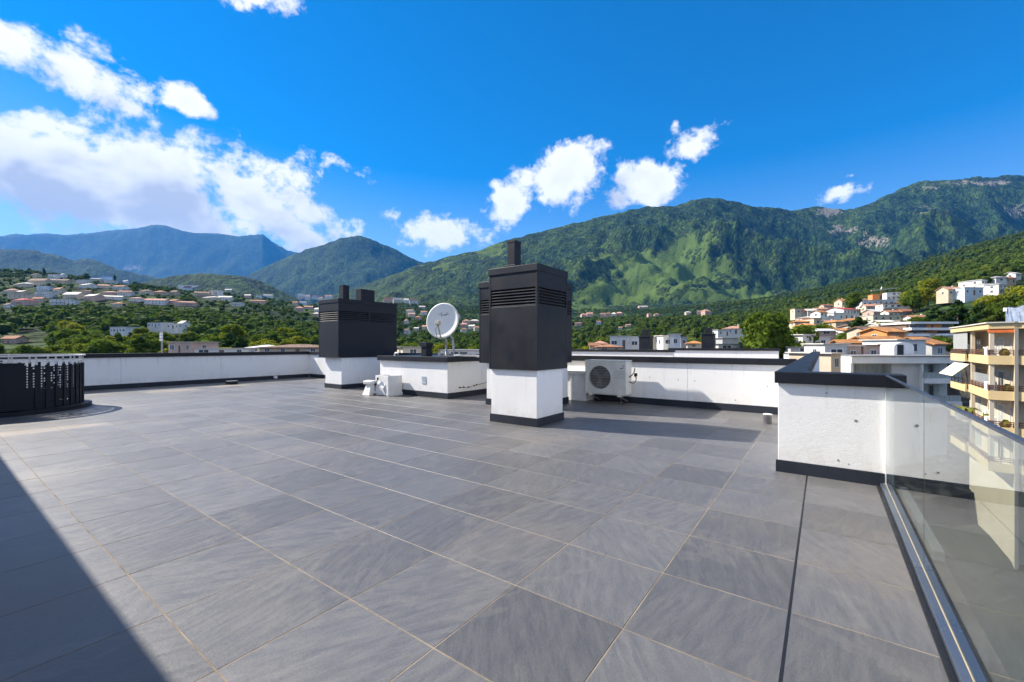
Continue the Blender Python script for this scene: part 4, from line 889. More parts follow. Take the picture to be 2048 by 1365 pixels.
V1 = [(596, 609, 588, 600), (608, 621, 590, 600), (624, 636, 591, 601), (635, 647, 594, 602), (585, 595, 603, 611), (599, 613, 603, 609), (591, 606, 613, 623), (609, 625, 612, 618), (627, 637, 616, 625), (625, 637, 625, 633), (649, 664, 590, 600),
      (715, 735, 590, 602), (768, 786, 595, 607), (787, 805, 596, 608), (807, 817, 597, 608), (819, 836, 597, 610), (811, 826, 619, 628), (817, 830, 626, 634), (807, 815, 639, 647), (830, 842, 632, 640), (842, 854, 622, 630), (844, 853, 651, 659), (807, 817, 658, 667), (828, 837, 655, 661),
      (920, 936, 646, 655), (926, 940, 639, 649), (940, 958, 639, 647), (936, 949, 650, 658), (922, 934, 656, 663), (949, 959, 653, 661), (838, 850, 612, 618), (905, 918, 630, 637)]
rr_ = random.Random(4)
zone('in the central village', 'village', [(*r, rr_.choice(['cream', 'pink', 'white', 'cream', 'white']), rr_.choice(['salmon', 'terracotta', 'pale', 'salmon', 'brown']), rr_.choice(['gable', 'hip', 'gable'])) for r in V1], 'houses of the village behind the dish')
V2 = [(1163, 1174, 627, 635), (1174, 1186, 625, 635), (1200, 1211, 626, 635), (1212, 1222, 624, 635), (1222, 1232, 625, 634), (1232, 1245, 624, 632), (1193, 1202, 642, 649), (1149, 1163, 645, 651), (1278, 1286, 612, 617), (1286, 1296, 612, 617), (1296, 1304, 627, 633), (1309, 1319, 627, 632), (1372, 1383, 623, 629),
      (1395, 1409, 621, 630), (1408, 1425, 619, 631), (1252, 1261, 649, 654), (1237, 1244, 654, 659)]
zone('at the mountain foot', 'mountain foot', [(*r, rr_.choice(['cream', 'pink', 'white']), rr_.choice(['salmon', 'pale', 'brown']), rr_.choice(['gable', 'hip'])) for r in V2], 'houses at the mountain foot')
RH = [(1590, 1604, 617, 630, 'cream', 'brown', 'flat', 330), (1604, 1617, 619, 631, 'tan', 'terracotta', 'gable', 330), (1616, 1634, 618, 630, 'white', 'pale', 'gable', 335), (1630, 1652, 616, 625, 'cream', 'salmon', 'gable', 350), (1608, 1652, 632, 642, 'pink', 'pale', 'hip', 300), (1648, 1668, 609, 617, 'tan', 'terracotta', 'gable', 380),
      (1664, 1722, 626, 642, 'white', 'white', 'flat', 260), (1678, 1728, 615, 629, 'white', 'red', 'gable', 275), (1655, 1695, 641, 660, 'cream', 'salmon', 'gable', 230), (1730, 1782, 600, 613, 'white', 'white', 'flat', 330), (1735, 1765, 608, 622, 'cream', 'salmon', 'gable', 300), (1722, 1742, 598, 608, 'pink', 'brown', 'gable', 360),
      (1770, 1812, 607, 626, 'white', 'terracotta', 'flat', 280), (1806, 1832, 606, 618, 'white', 'salmon', 'gable', 300), (1836, 1872, 606, 621, 'cream', 'pale', 'hip', 280), (1748, 1800, 630, 643, 'cream', 'white', 'flat', 230), (1735, 1752, 642, 658, 'white', 'pale', 'gable', 215), (1776, 1800, 584, 600, 'white', 'brown', 'flat', 340), (1724, 1742, 640, 652, 'grey', 'white', 'flat', 225),
      (1938, 1960, 562, 578, 'white', 'white', 'flat', 250), (1957, 1980, 560, 580, 'white', 'white', 'flat', 245), (1928, 1968, 575, 591, 'blue', 'white', 'flat', 235), (1970, 2000, 567, 584, 'white', 'pale', 'flat', 240), (1990, 2022, 569, 588, 'white', 'white', 'flat', 236), (1993, 2012, 551, 564, 'white', 'grey', 'hip', 262), (2012, 2032, 553, 566, 'tan', 'terracotta', 'gable', 262), (2028, 2046, 544, 555, 'white', 'pale', 'gable', 280),
      (1896, 1930, 573, 592, 'tan', 'salmon', 'gable', 240), (1748, 1776, 588, 600, 'orange', 'orange', 'flat', 350)]
for k in range(110):
    y_ = rr_.choice([612, 622, 632, 641, 650, 659, 668, 676]); d_ = np.interp(y_, [605, 625, 645, 660, 678], [350, 285, 210, 160, 112]); x_ = rr_.uniform(1580, 1905) if y_ > 625 else rr_.uniform(1640, 1905)
    w_ = rr_.uniform(18, 40); h_ = rr_.uniform(8, 14)
    if any(abs((q_[0] + q_[1]) / 2 - x_ - w_ / 2) < (q_[1] - q_[0] + w_) * .42 and abs(q_[3] - y_) < 6 for q_ in RH): continue
    RH.append((x_, x_ + w_, y_ - h_, y_ + 2, rr_.choice(['white', 'cream', 'white', 'pink', 'tan', 'cream']), rr_.choice(['terracotta', 'salmon', 'orange', 'pale', 'white', 'brown']), rr_.choice(['gable', 'hip', 'gable', 'flat']), float(d_)))
zone('on the right hillside', 'right', RH, 'houses on the right hillside')
MID = [(1220, 1256, 672, 699, 'white', 'pale', 'flat', 150), (1256, 1282, 673, 700, 'white', 'white', 'flat', 152), (1190, 1214, 682, 698, 'pink', 'salmon', 'hip', 160), (1180, 1200, 687, 702, 'cream', 'terracotta', 'gable', 140), (1196, 1244, 689, 704, 'tan', 'terracotta', 'hip', 120), (1304, 1326, 673, 698, 'cream', 'white', 'flat', 150), (1326, 1346, 671, 697, 'white', 'pale', 'flat', 145), (1340, 1360, 668, 697, 'white', 'white', 'flat', 140),
       (1362, 1374, 674, 694, 'grey', 'white', 'flat', 150), (1376, 1402, 682, 697, 'cream', 'orange', 'hip', 120), (1432, 1464, 660, 672, 'white', 'white', 'flat', 210), (1452, 1490, 652, 668, 'white', 'salmon', 'hip', 215), (1440, 1482, 676, 692, 'grey', 'pale', 'flat', 110), (1434, 1508, 688, 700, 'grey', 'grey', 'flat', 90),
       (1578, 1604, 671, 700, 'blue', 'grey', 'flat', 95), (1600, 1632, 669, 704, 'white', 'white', 'flat', 92), (1628, 1664, 673, 700, 'white', 'pale', 'flat', 96), (1585, 1632, 694, 706, 'grey', 'grey', 'flat', 80),
       (212, 258, 654, 668, 'white', 'white', 'flat', 300), (290, 326, 645, 656, 'white', 'grey', 'flat', 350), (326, 356, 648, 658, 'white', 'white', 'flat', 352), (354, 367, 642, 658, 'white', 'pale', 'gable', 348)]
zone('of the nearer town', 'mid', MID, 'nearer town houses')
NEAR = [(1652, 1692, 687, 728, 'grey', 'pale', 'flat', 62), (1690, 1722, 691, 730, 'pink', 'white', 'flat', 63), (1720, 1770, 690, 728, 'pink', 'terracotta', 'flat', 64), (1792, 1854, 679, 712, 'white', 'white', 'flat', 66), (1852, 1904, 676, 715, 'grey', 'orange', 'gable', 70), (1690, 1742, 681, 700, 'cream', 'orange', 'gable', 82), (1738, 1800, 674, 692, 'cream', 'orange', 'gable', 86), (1768, 1816, 656, 682, 'orange', 'orange', 'gable', 100), (1734, 1806, 654, 676, 'tan', 'brown', 'gable', 108),
        (1660, 1684, 706, 745, 'tan', 'pale', 'flat', 52), (322, 397, 684, 706, 'pink', 'pale', 'flat', 120), (398, 490, 697, 708, 'white', 'grey', 'flat', 100), (520, 640, 689, 707, 'tan', 'brown', 'hip', 95), (494, 546, 690, 706, 'white', 'white', 'hip', 110), (806, 850, 694, 712, 'cream', 'grey', 'flat', 60), (880, 960, 700, 716, 'white', 'grey', 'flat', 48)]
zone('of the closest roofs', 'near', NEAR, 'closest neighbouring roofs')

# ------------------------------------------------------------------ town: larger blocks with balconies
def loc2(x, d): p = px2w(x, d); return Vector((p[0], p[1], 0))
def seg_box(m, p, q_, z0, z1, th, off=0.0):             # slab along p->q, thickness th going away from the viewer side
    d_ = (q_ - p).normalized(); n_ = Vector((-d_.y, d_.x, 0))
    a, b_ = p + n_ * off, q_ + n_ * off
    m.prism([(a.x, a.y), (b_.x, b_.y), (b_.x + n_.x * th, b_.y + n_.y * th), (a.x + n_.x * th, a.y + n_.y * th)], z0, z1)
def wwindow(par, p, q_, u0, u1, z0, z1, off, panes=2, mat=None, frame=True):
    d_ = (q_ - p); n_ = Vector((-d_.y, d_.x, 0)).normalized(); a, b_ = p + d_ * u0 - n_ * .0, p + d_ * u1
    m = MB(); seg_box(m, a, b_, z0, z1, .06, off - .05); fr_ = m.build('window', FRAME, par)
    for k in range(panes):
        s0 = a.lerp(b_, (k + .08) / panes); s1 = a.lerp(b_, (k + .92) / panes); m = MB(); seg_box(m, s0, s1, z0 + .08, z1 - .08, .03, off - .062); m.build('pane', mat or PANE, fr_)
BEIGE = WALLC['beige']; CREAM = plain('apartment_cream', (.60, .50, .36), .85, .08, .5); RAILW = plain('rail_brown', (.13, .055, .03), .55, .2, 6)
P0, P1, P1b, P2, P3, P4, P5 = loc2(1901, 47), loc2(1930, 42.6), loc2(1937, 42.3), loc2(1976.6, 36.3), loc2(2029, 35.3), loc2(2037, 35.2), loc2(2150, 33.0)
ab = thing('apartment_block', 'beige apartment block with stacked balconies and brown wooden rails at the right', 'apartment block', (P2.x, P2.y, -17))
away = Vector((FW[0], FW[1], 0)) * .55 + Vector((RT[0], RT[1], 0)) * .83
inn = 1.45
def inw(p, q_): d_ = (q_ - p).normalized(); return Vector((-d_.y, d_.x, 0))       # into the building, square to a facade
kA, kB, kC = inw(P0, P2), inw(P2, P3), inw(P4, P5)
bk_ = [P5 + kC * 10, P0 + kA * 11]
W0, W1, W2, W3, W4, W5 = P0 + kA * inn, P1b + kA * inn, P2 + (kA + kB) * inn, P3 + kB * inn, P4 + kC * inn, P5 + kC * inn
body = MB(); body.prism([(v_.x, v_.y) for v_ in (W0, W1, W2, W3, W4, W5, bk_[0], bk_[1])], -17, 2.72); body.build('wall', CREAM, ab)
rfb = MB(); rfb.prism([(v_.x, v_.y) for v_ in (P0, P1, P2, P3, P4, P5, bk_[0] + away * .3, bk_[1] + away * .3)], 2.70, 3.16); rfo = rfb.build('roof', BEIGE, ab)
rf2 = MB(); rf2.prism([(v_.x, v_.y) for v_ in (P0 - kA * .12, P1 - kA * .12, P2 - (kA + kB) * .12, P3 - kB * .12, P4 - kC * .12, P5 - kC * .12, bk_[0] + away * .4, bk_[1] + away * .4)], 3.162, 3.27); rf2.build('roof_edge', ROOFC['pale'], rfo)
for fl_, zt_ in enumerate((.46, -2.50, -5.50, -8.50)):
    for (a, b_) in ((P0, P1), (P1b, P2), (P2, P3), (P4, P5)):
        d_ = (b_ - a).normalized()
        m = MB(); seg_box(m, a, b_ - d_ * .01, zt_ - .74, zt_, .14); bal = m.build('balcony', BEIGE, ab)
        k_ = Vector((-d_.y, d_.x, 0))
        m = MB(); m.prism([(v_.x, v_.y) for v_ in (a + k_ * .14, b_ + k_ * .14 - d_ * .01, b_ + k_ * inn - d_ * .01, a + k_ * inn)], zt_ - .74, zt_ - .55); m.build('balcony_floor', CREAM, bal)
        m = MB(); L_ = (b_ - a).length; np_ = max(2, int(L_ / 1.1))
        for i in range(np_ + 1): p_ = a.lerp(b_, min(max(i / np_, .01), .99)) + k_ * .07; m.bar(p_ + Vector((0, 0, zt_)), p_ + Vector((0, 0, zt_ + .46)), .05)
        for hz in (.16, .31, .46): m.bar(a + k_ * .07 + Vector((0, 0, zt_ + hz)), b_ + k_ * .07 + Vector((0, 0, zt_ + hz)), .045, .07)
        m.build('railing', RAILW, bal)
    zf_ = zt_ - .5
    for (a, b_, ws) in ((W0, W1, ((.06, .34), (.42, .62))), (W1, W2, ((.12, .34), (.46, .72))), (W2, W3, ((.16, .46), (.60, .94))), (W4, W5, ((.12, .3), (.45, .6), (.7, .9)))):
        for (u0, u1) in ws: wwindow(ab, a, b_, u0, u1, zf_ + .05, zf_ + 2.05, -.02, 2, CURTAIN if random.random() < .35 else PANE)
    for p_ in (P1b + kA * .3, P2 + (kA + kB) * .2): MB().bar(p_ + Vector((0, 0, zt_)), p_ + Vector((0, 0, zt_ + 2.25 if fl_ else 2.71)), .26).build('column', CREAM, ab)
MB().prism([(v_.x, v_.y) for v_ in (P3 - kB * .1, P4 - kC * .1, P4 + kC * 1.6, P3 + kB * 1.6)], -17, 2.69).build('pier', CREAM, ab)
m = MB(); seg_box(m, P2 + Vector((0, 0, 0)), P3, 2.38, 2.68, .5, .05); m.build('orange_blind', plain('orange_canvas', (.62, .14, .03), .8), ab)
for z_, (u0, u1) in ((.35, (.02, .96)),):
    a, b_ = P0.lerp(P1, u0), P0.lerp(P1, u1); d_ = (b_ - a).normalized(); k_ = Vector((-d_.y, d_.x, 0)); m = MB(); seg_box(m, a, b_, .95, 2.6, .03, .2); m.build('roller_screen', plain('screen_grey', (.33, .34, .33), .6), ab)
for zt_ in (.46, -2.50, -5.50):
    for (a, b_) in ((P1b, P2), (P2, P3)):
        q_ = a.lerp(b_, random.uniform(.3, .8)) + inw(a, b_) * .6; MB().lathe((q_.x, q_.y, zt_ - .55), [(.16, 0), (.2, .35)], 12).build('flower_pot', ROOFC['terracotta'], ab); MB().lathe((q_.x, q_.y, zt_ - .2), [(.05, 0), (.3, .25), (.34, .5), (.12, .8)], 9).build('pot_plant', LEAF, ab)
        q_ = a.lerp(b_, .15) + inw(a, b_) * 1.15; MB().obox((q_.x, q_.y, zt_ + .1), (1, 0, 0), (0, 1, 0), (0, 0, 1), .38, .3, .6).build('cabinet', WHITE_PAINT, ab)
a, b_ = P0, P1; d_ = (b_ - a).normalized(); k_ = Vector((-d_.y, d_.x, 0)); z_ = Vector((0, 0, 1)); m = MB()
c1, c2 = a - k_ * 0 + z_ * -.55 + k_ * .3, b_ + k_ * .3 + z_ * -.55; e1, e2 = a - k_ * .9 - z_ * 1.75, b_ - k_ * .9 - z_ * 1.75
m.add([c1, c2, e2, e1, c1 + z_ * .04, c2 + z_ * .04, e2 + z_ * .04, e1 + z_ * .04], [(0, 1, 2, 3), (4, 7, 6, 5), (0, 4, 5, 1), (1, 5, 6, 2), (2, 6, 7, 3), (3, 7, 4, 0)]); m.build('awning', plain('awning_cream', (.72, .66, .48), .8), ab)
m = MB(); seg_box(m, P1b, P2, -2.4, -1.25, .02, .35); m.build('glass_screen', plain('screen_glass', (.30, .32, .32), .25), ab)

# planter with a palm on the lower balcony
pp = px2w(1925, 42.0); pl = thing('potted_palm', 'potted palm with yellow green fronds on a lower balcony of the beige block', 'potted plant', (pp[0], pp[1], -5.6))
MB().lathe((pp[0], pp[1], -5.9), [(.42, 0), (.55, .9)], 16).build('planter', plain('steel_planter', (.48, .48, .47), .35, .15, 3, metal=.5), pl)
m = MB()
for k in range(26):
    a = random.uniform(0, 6.28); L_ = random.uniform(.9, 1.5); base_ = Vector((pp[0], pp[1], -5.0)); prev = base_; dr_ = Vector((math.cos(a), math.sin(a), 0)); sd_ = Vector((-dr_.y, dr_.x, 0))
    pts = [base_ + dr_ * (L_ * s_) + Vector((0, 0, L_ * (1.0 * s_ - 1.05 * s_ * s_))) for s_ in (0, .3, .6, .85, 1)]
    for i in range(4): w0, w1 = (.05, .14, .16, .10, .01)[i:i + 2]; m.add([pts[i] - sd_ * w0, pts[i] + sd_ * w0, pts[i + 1] + sd_ * w1, pts[i + 1] - sd_ * w1], [(0, 1, 2, 3)])
m.build('fronds', plain('palm_green', (.17, .19, .03), .6, .3, 3), pl)

# tarpaulin over a scaffold on the roof of the beige block
q0 = loc2(2010, 41); q1 = loc2(2110, 37); tp = thing('tarpaulin', 'blue grey tarpaulin draped over a frame on the beige block roof', 'tarpaulin', (q0.x, q0.y, 3.25))
m = MB(); v = []; f = []; nx, nz = 36, 10
for j in range(nz + 1):
    for i in range(nx + 1):
        u = i / nx; w_ = j / nz; p_ = q0.lerp(q1, u) + away * (.30 * w_ + .14 * math.sin(u * 34 + w_ * 2.3) * (1 - .5 * w_) + .06 * math.sin(u * 71 + 1.7 * w_ * 4))
        v.append(p_ + Vector((0, 0, 3.29 + (1.55 + .25 * u + .08 * math.sin(u * 21)) * w_)))
for j in range(nz):
    for i in range(nx): a0 = j * (nx + 1) + i; f.append((a0, a0 + 1, a0 + nx + 2, a0 + nx + 1))
ob = m.add(v, f).build('sheet', plain('tarp_blue', (.15, .19, .27), .55, .35, 2.2), tp, smooth=True); sm_ = ob.modifiers.new('thick', 'SOLIDIFY'); sm_.thickness = .02
m = MB()
for u in (0, .33, .66, 1): p_ = q0.lerp(q1, u) + away * .55; m.bar(p_ + Vector((0, 0, 3.27)), p_ + Vector((0, 0, 5.0)), .06)
m.bar(q0 + away * .55 + Vector((0, 0, 4.86)), q1 + away * .55 + Vector((0, 0, 5.1)), .06); m.build('frame', plain('frame_dark', (.05, .05, .05), .6), tp)
MB().bar(q0 + Vector((0, 0, 4.55)), q0 + Vector((0, 0, 4.9)), .2).build('corner_bag', WHITE_PAINT, tp)

# white apartment block behind the front wall
def wpt(x, y, d): p = px2w(x, d); return Vector((p[0], p[1], zpx(y, d)))
wd = 55.0; ra = A - math.pi / 2
wbk = thing('apartment_block', 'white apartment block with flat roof and glazed balconies behind the front wall end', 'apartment block', (*px2w(1800, wd), -17))
def wbox(nm, x0, x1, y0, y1, d0, d1, mat, par=wbk, bev=0):
    m = MB(); a, b_ = px2w(x0, wd), px2w(x1, wd); o0 = FW * (d0 - wd); o1 = FW * (d1 - wd)
    m.prism([(a[0] + o0[0], a[1] + o0[1]), (b_[0] + o0[0], b_[1] + o0[1]), (b_[0] + o1[0], b_[1] + o1[1]), (a[0] + o1[0], a[1] + o1[1])], zpx(y1, wd), zpx(y0, wd)); return m.build(nm, mat, par, bevel=bev)
WHT, GRY = plain('block_white', (.80, .79, .75), .85, .08, .5), plain('block_grey', (.56, .55, .51), .85, .1, .5)
wbox('wall', 1701, 1918, 716, 955, 56.5, 68, GRY)
rfw = wbox('roof_band', 1698, 1920, 713, 727, 54.6, 68.2, WHT)
wbox('roof_edge', 1697, 1921, 711.6, 713, 54.4, 68.3, ROOFC['grey'], rfw)
wbox('side_pier', 1698, 1703, 727.1, 800, 54.7, 56.4, WHT); wbox('blank_wall', 1786, 1841, 727.1, 955, 55.2, 56.45, GRY); wbox('pier', 1841.2, 1844, 727.1, 955, 54.8, 56.45, WHT)
for k, (a, b_) in enumerate(((1708, 1727), (1729, 1751), (1754, 1767), (1769, 1785))):
    w_ = wbox('window', a, b_, 728.5, 748, 56.35, 56.48, FRAME); wbox('pane', a + .8, b_ - .8, 729.2, 747.4, 56.30, 56.345, CURTAIN, w_)
wbox('sill_band', 1703.2, 1785.8, 748.2, 757, 54.9, 56.45, WHT)
for (y0, y1) in ((757, 767), (803, 813)):
    bb = wbox('balcony', 1844.2, 1918, y0, y1, 54.6, 56.4, WHT)
    wbox('balustrade_pane', 1844.6, 1917, y0 - 12, y0 - .3, 54.7, 54.74, plain('balustrade_glass', (.40, .44, .43), .2), bb)
    m = MB()
    for k in range(9): m.bar(wpt(1845 + k * 9, y0, 54.68) , wpt(1845 + k * 9, y0 - 13, 54.68), .03)
    m.build('railing', GALV, bb)
for (y0, y1) in ((729, 756), (772, 802), (820, 850)):
    for (a, b_, mt) in ((1847, 1860, CURTAIN), (1862, 1876, CURTAIN), (1879, 1887, PANE), (1889, 1900, CURTAIN)):
        w_ = wbox('window', a, b_, y0, y1, 56.38, 56.48, FRAME); wbox('pane', a + .7, b_ - .7, y0 + .8, y1 - .6, 56.33, 56.375, mt, w_)
# rooftop stair house with an arched hood
rs = thing('rooftop_stair_house', 'white rooftop stair house with arched hood and dark doorway on the white block', 'stair house', (*px2w(1805, 58), 0))
arc = [(-1.35, 0)] + [(-1.35 * math.cos(math.pi * k / 14), 1.15 + .72 * math.sin(math.pi * k / 14)) for k in range(15)] + [(1.35, 0)]
ctr = px2w(1808, 58); m = MB(); k = len(arc); v = []
for dd in (0, 2.2):
    for (u, w_) in arc: p_ = ctr + RT * u + FW * dd; v.append((p_[0], p_[1], -.02 + w_ * .95))
m.add(v, [tuple(range(k)), tuple(range(2 * k - 1, k - 1, -1))] + [(i, i + k, (i + 1) % k + k, (i + 1) % k) for i in range(k)]); m.build('hood', WHT, rs)
m = MB(); c_ = ctr + RT * -.5; m.obox((c_[0] - FW[0] * .02, c_[1] - FW[1] * .02, .70), rt3, fw3, up3, .42, .03, .70); m.build('doorway', BLACK, rs)
m = MB(); c_ = ctr + RT * .45; m.obox((c_[0] - FW[0] * .03, c_[1] - FW[1] * .03, .70), rt3, fw3, up3, .36, .03, .66); m.build('door', WHITE_PAINT, rs)

# terraced orange and white block
od = 118.0
ob_ = thing('apartment_block', 'low terraced block with white balcony bands and orange walls behind the beige block', 'apartment block', (*px2w(1865, od), zpx(700, od)))
def obx(nm, x0, x1, y0, y1, d0, d1, mat, par=ob_):
    m = MB(); a, b_ = px2w(x0, od), px2w(x1, od); o0 = FW * (d0 - od); o1 = FW * (d1 - od)
    m.prism([(a[0] + o0[0], a[1] + o0[1]), (b_[0] + o0[0], b_[1] + o0[1]), (b_[0] + o1[0], b_[1] + o1[1]), (a[0] + o1[0], a[1] + o1[1])], zpx(y1, od), zpx(y0, od)); return m.build(nm, mat, par)
obx('wall', 1822, 1912, 647, 705, 119.6, 128, plain('block_dark', (.16, .12, .09), .8)); obx('roof_band', 1818, 1914, 644, 648, 117.5, 128.5, WHT)
for (y0, y1, xs) in ((656, 661, 1816), (668, 673, 1808)): obx('balcony', xs, 1914, y0, y1, 117, 119.5, WHT)
for (x0, x1, y0, y1) in ((1862, 1872, 649, 656), (1876, 1893, 649, 656), (1860, 1884, 661.2, 668)): obx('orange_panel', x0, x1, y0, y1, 119.3, 119.58, WALLC['orange'])
for (x0, x1, y0, y1) in ((1846, 1859, 649.5, 655.8), (1828, 1842, 649.5, 655.8), (1838, 1856, 662, 667.8)): w_ = obx('window', x0, x1, y0, y1, 119.35, 119.55, FRAME); obx('pane', x0 + .8, x1 - .8, y0 + .5, y1 - .3, 119.3, 119.345, PANE, w_)
HRECT += [(1818, 1914, 643, 676, 116), (1696, 1920, 700, 770, 54), (1898, 2048, 640, 760, 33)]

# tower crane far up the right slope
cd_ = 420; cr = thing('tower_crane', 'tiny pale tower crane standing among the houses on the right hillside', 'crane', (*px2w(1760, cd_), zpx(604, cd_)))
def cb(x0, y0, x1, y1, w_): return MB().bar(wpt(x0, y0, cd_), wpt(x1, y1, cd_), w_)
cb(1762, 606, 1762, 580, 1.1).build('mast', plain('crane_orange', (.60, .27, .05), .6), cr); cb(1742, 582, 1796, 576, .9).build('jib', plain('crane_pale', (.62, .50, .44), .6), cr); cb(1762, 580, 1764, 574, .7).build('cab', WHITE_PAINT, cr)
# antenna mast by the pink house
am = thing('antenna_mast', 'white antenna mast with panel boxes beside the pink house on the left', 'antenna', (*px2w(324, 122), zpx(705, 122)))
MB().bar(wpt(324, 708, 122), wpt(324, 660, 122), .35).build('mast', GALV, am)
for y_ in (668, 674, 680): MB().bar(wpt(322.5, y_ + 2.5, 121.8), wpt(322.5, y_ - 2.5, 121.8), .6).build('panel_box', WHITE_PAINT, am)

# ------------------------------------------------------------------ trees
def cube_sphere(c, r, k=2):
    v, f = [], []
    for ax in range(3):
        for sg_ in (-1, 1):
            b0 = len(v)
            for i in range(k + 1):
                for j in range(k + 1):
                    p = [0, 0, 0]; p[ax] = sg_; p[(ax + 1) % 3] = 2 * i / k - 1; p[(ax + 2) % 3] = 2 * j / k - 1
                    p = np.array(p, float); p /= np.linalg.norm(p); v.append(np.array(c) + p * r)
            for i in range(k):
                for j in range(k): a_ = b0 + i * (k + 1) + j; qd = (a_, a_ + k + 1, a_ + k + 2, a_ + 1); f.append(qd if sg_ > 0 else qd[::-1])
    return v, f
def crown(rng, lobes, quads, leaf, kind='round', cores=True, corek=2):
    """unit crown: tree height 1, trunk from 0; returns vertices and quads"""
    L_ = []
    if kind == 'round':
        for k in range(lobes):
            a = rng.uniform(0, 6.283); h = rng.uniform(.0, 1); rad = .27 * math.sqrt(rng.uniform(.1, 1)) * math.sin(math.pi * (.18 + .72 * h)) ** .7
            L_.append((np.array([math.cos(a) * rad, math.sin(a) * rad, .32 + .50 * h]), rng.uniform(.11, .19) * (1.1 - .35 * h)))
        L_.append((np.array([0, 0, .58]), .25))
    elif kind == 'cedar':
        for k in range(lobes):
            h = (k + .5) / lobes; a = k * 2.4 + rng.uniform(-.5, .5); rad = .42 * (1 - h) ** .8 * rng.uniform(.35, 1.0)
            L_.append((np.array([math.cos(a) * rad, math.sin(a) * rad, .16 + .80 * h]), (.05 + .11 * (1 - h)) * rng.uniform(.8, 1.1)))
    else:  # column
        for k in range(lobes):
            h = (k + .5) / lobes; a = rng.uniform(0, 6.28); L_.append((np.array([math.cos(a) * .05, math.sin(a) * .05, .12 + .82 * h]), .105 * math.sin(math.pi * (.15 + .8 * h))))
    v, f = [], []
    if cores:
        cs = L_ if quads > 500 else ([(np.array([0, 0, .58]), .30)] if kind == 'round' else L_[:2])
        for c, r in cs:
            vv, ff_ = cube_sphere(c, r * .80, corek); b0 = len(v); v += [tuple(x * np.array([1, 1, .8 if kind == 'cedar' else 1])) if False else tuple(x) for x in vv]; f += [tuple(i + b0 for i in q_) for q_ in ff_]
    wts = np.array([r * r for c, r in L_]); wts /= wts.sum()
    for k in range(quads):
        c, r = L_[rng.choice(len(L_), p=wts)]
        nrm = rng.normal(size=3); nrm /= np.linalg.norm(nrm)
        if nrm[2] < -.3 and rng.random() < .6: nrm[2] *= -1
        p = c + nrm * r * rng.uniform(.78, 1.12) * np.array([1, 1, .62 if kind == 'cedar' else .92])
        t1 = nrm * .8 + rng.normal(size=3) * .55; t1 /= np.linalg.norm(t1)
        u = np.cross(t1, rng.normal(size=3)); u /= np.linalg.norm(u); w_ = np.cross(t1, u); s1, s2 = leaf * rng.uniform(.6, 1.3), leaf * rng.uniform(.5, 1.0)
        b0 = len(v); v += [tuple(p - u * s1), tuple(p - w_ * s2 + t1 * s1 * .2), tuple(p + u * s1), tuple(p + w_ * s2 + t1 * s1 * .2)]; f.append((b0, b0 + 1, b0 + 2, b0 + 3))
    return np.array(v), np.array(f)
trng = np.random.default_rng(5)
KINDS = [('round', LEAF)] * 6 + [('cedar', LEAF_DARK)] * 2 + [('column', LEAF_DARK)]
CROWNS = []
for k, (kd, mt) in enumerate(KINDS):
    v, f = crown(trng, {'round': 15, 'cedar': 26, 'column': 9}[kd], 2600, .024 if kd != 'column' else .016, kd)
    cm_ = npmesh('crown', v, f, [mt], False)
    m = MB(); m.lathe((0, 0, 0), [(.028, -.25), (.022, .1), (.016, .45), (.006, .75)], 8)
    for i in range(5):
        a = i * 1.3 + k; m.bar((0, 0, .24 + .06 * i), (.2 * math.cos(a), .2 * math.sin(a), .42 + .07 * i), .012)
    CROWNS.append((cm_, mesh('trunk', m.v, m.f, BARK), kd))
LOW = [crown(trng, 6, 36, .084, kd) for kd in ('round', 'round', 'round', 'round', 'cedar')]
def scatter(x0, x1, d0, d1, sp, prob, h0, h1, rng):
    t0, t1 = (x0 - CX) / F0, (x1 - CX) / F0; nn_ = int((t1 - t0) * (d1 * d1 - d0 * d0) / 2 / (sp * sp))
    t = rng.uniform(t0, t1, nn_ * 2); d = np.sqrt(rng.uniform(d0 * d0, d1 * d1, nn_ * 2)); seen = {}; out = []
    for a, b in zip(t, d):
        key = (int(a * b // sp), int(b // sp))
        if key in seen or rng.random() > prob: continue
        seen[key] = 1; out.append((a, b, rng.uniform(h0, h1)))
    return out
TREES = []
for args in ((-640, 780, 165, 540, 9.8, .95, 11, 19), (-640, 700, 540, 1180, 15, .62, 8, 14), (700, 1620, 190, 1000, 11.5, .88, 10, 17), (640, 1720, 1000, 1750, 17, .7, 8, 13), (1540, 2380, 125, 700, 10, .80, 8, 14.5), (1600, 2380, 700, 1650, 18, .7, 8, 13)):
    TREES += scatter(*args, trng)
hr = np.array(HRECT)
keep = []
for (t, d, h) in TREES:
    x = CX + F0 * t; zg = float(ground(t, d)); r = .40 * h
    xa, xb = x - F0 * r / d, x + F0 * r / d; ya, yb = HY - F0 * (zg + h - EYE) / d, HY - F0 * (zg - EYE) / d
    ov = (hr[:, 0] < xb) & (hr[:, 1] > xa)
    front = ov & (hr[:, 4] > d - 4) & (ya < hr[:, 3] - .45 * (hr[:, 3] - hr[:, 2])) & (yb > hr[:, 2])
    inside = ov & (np.abs(hr[:, 4] - d) < 12)
    if front.any() or inside.any(): continue
    lim = 716 if x < 1640 else 800
    if ya > lim: continue
    mead_ = trng.random() < .5 and d > 500 and x > 1850 and ya > 520 and ya < 580
    if mead_: continue
    keep.append((h / d, t, d, zg, h, ya))
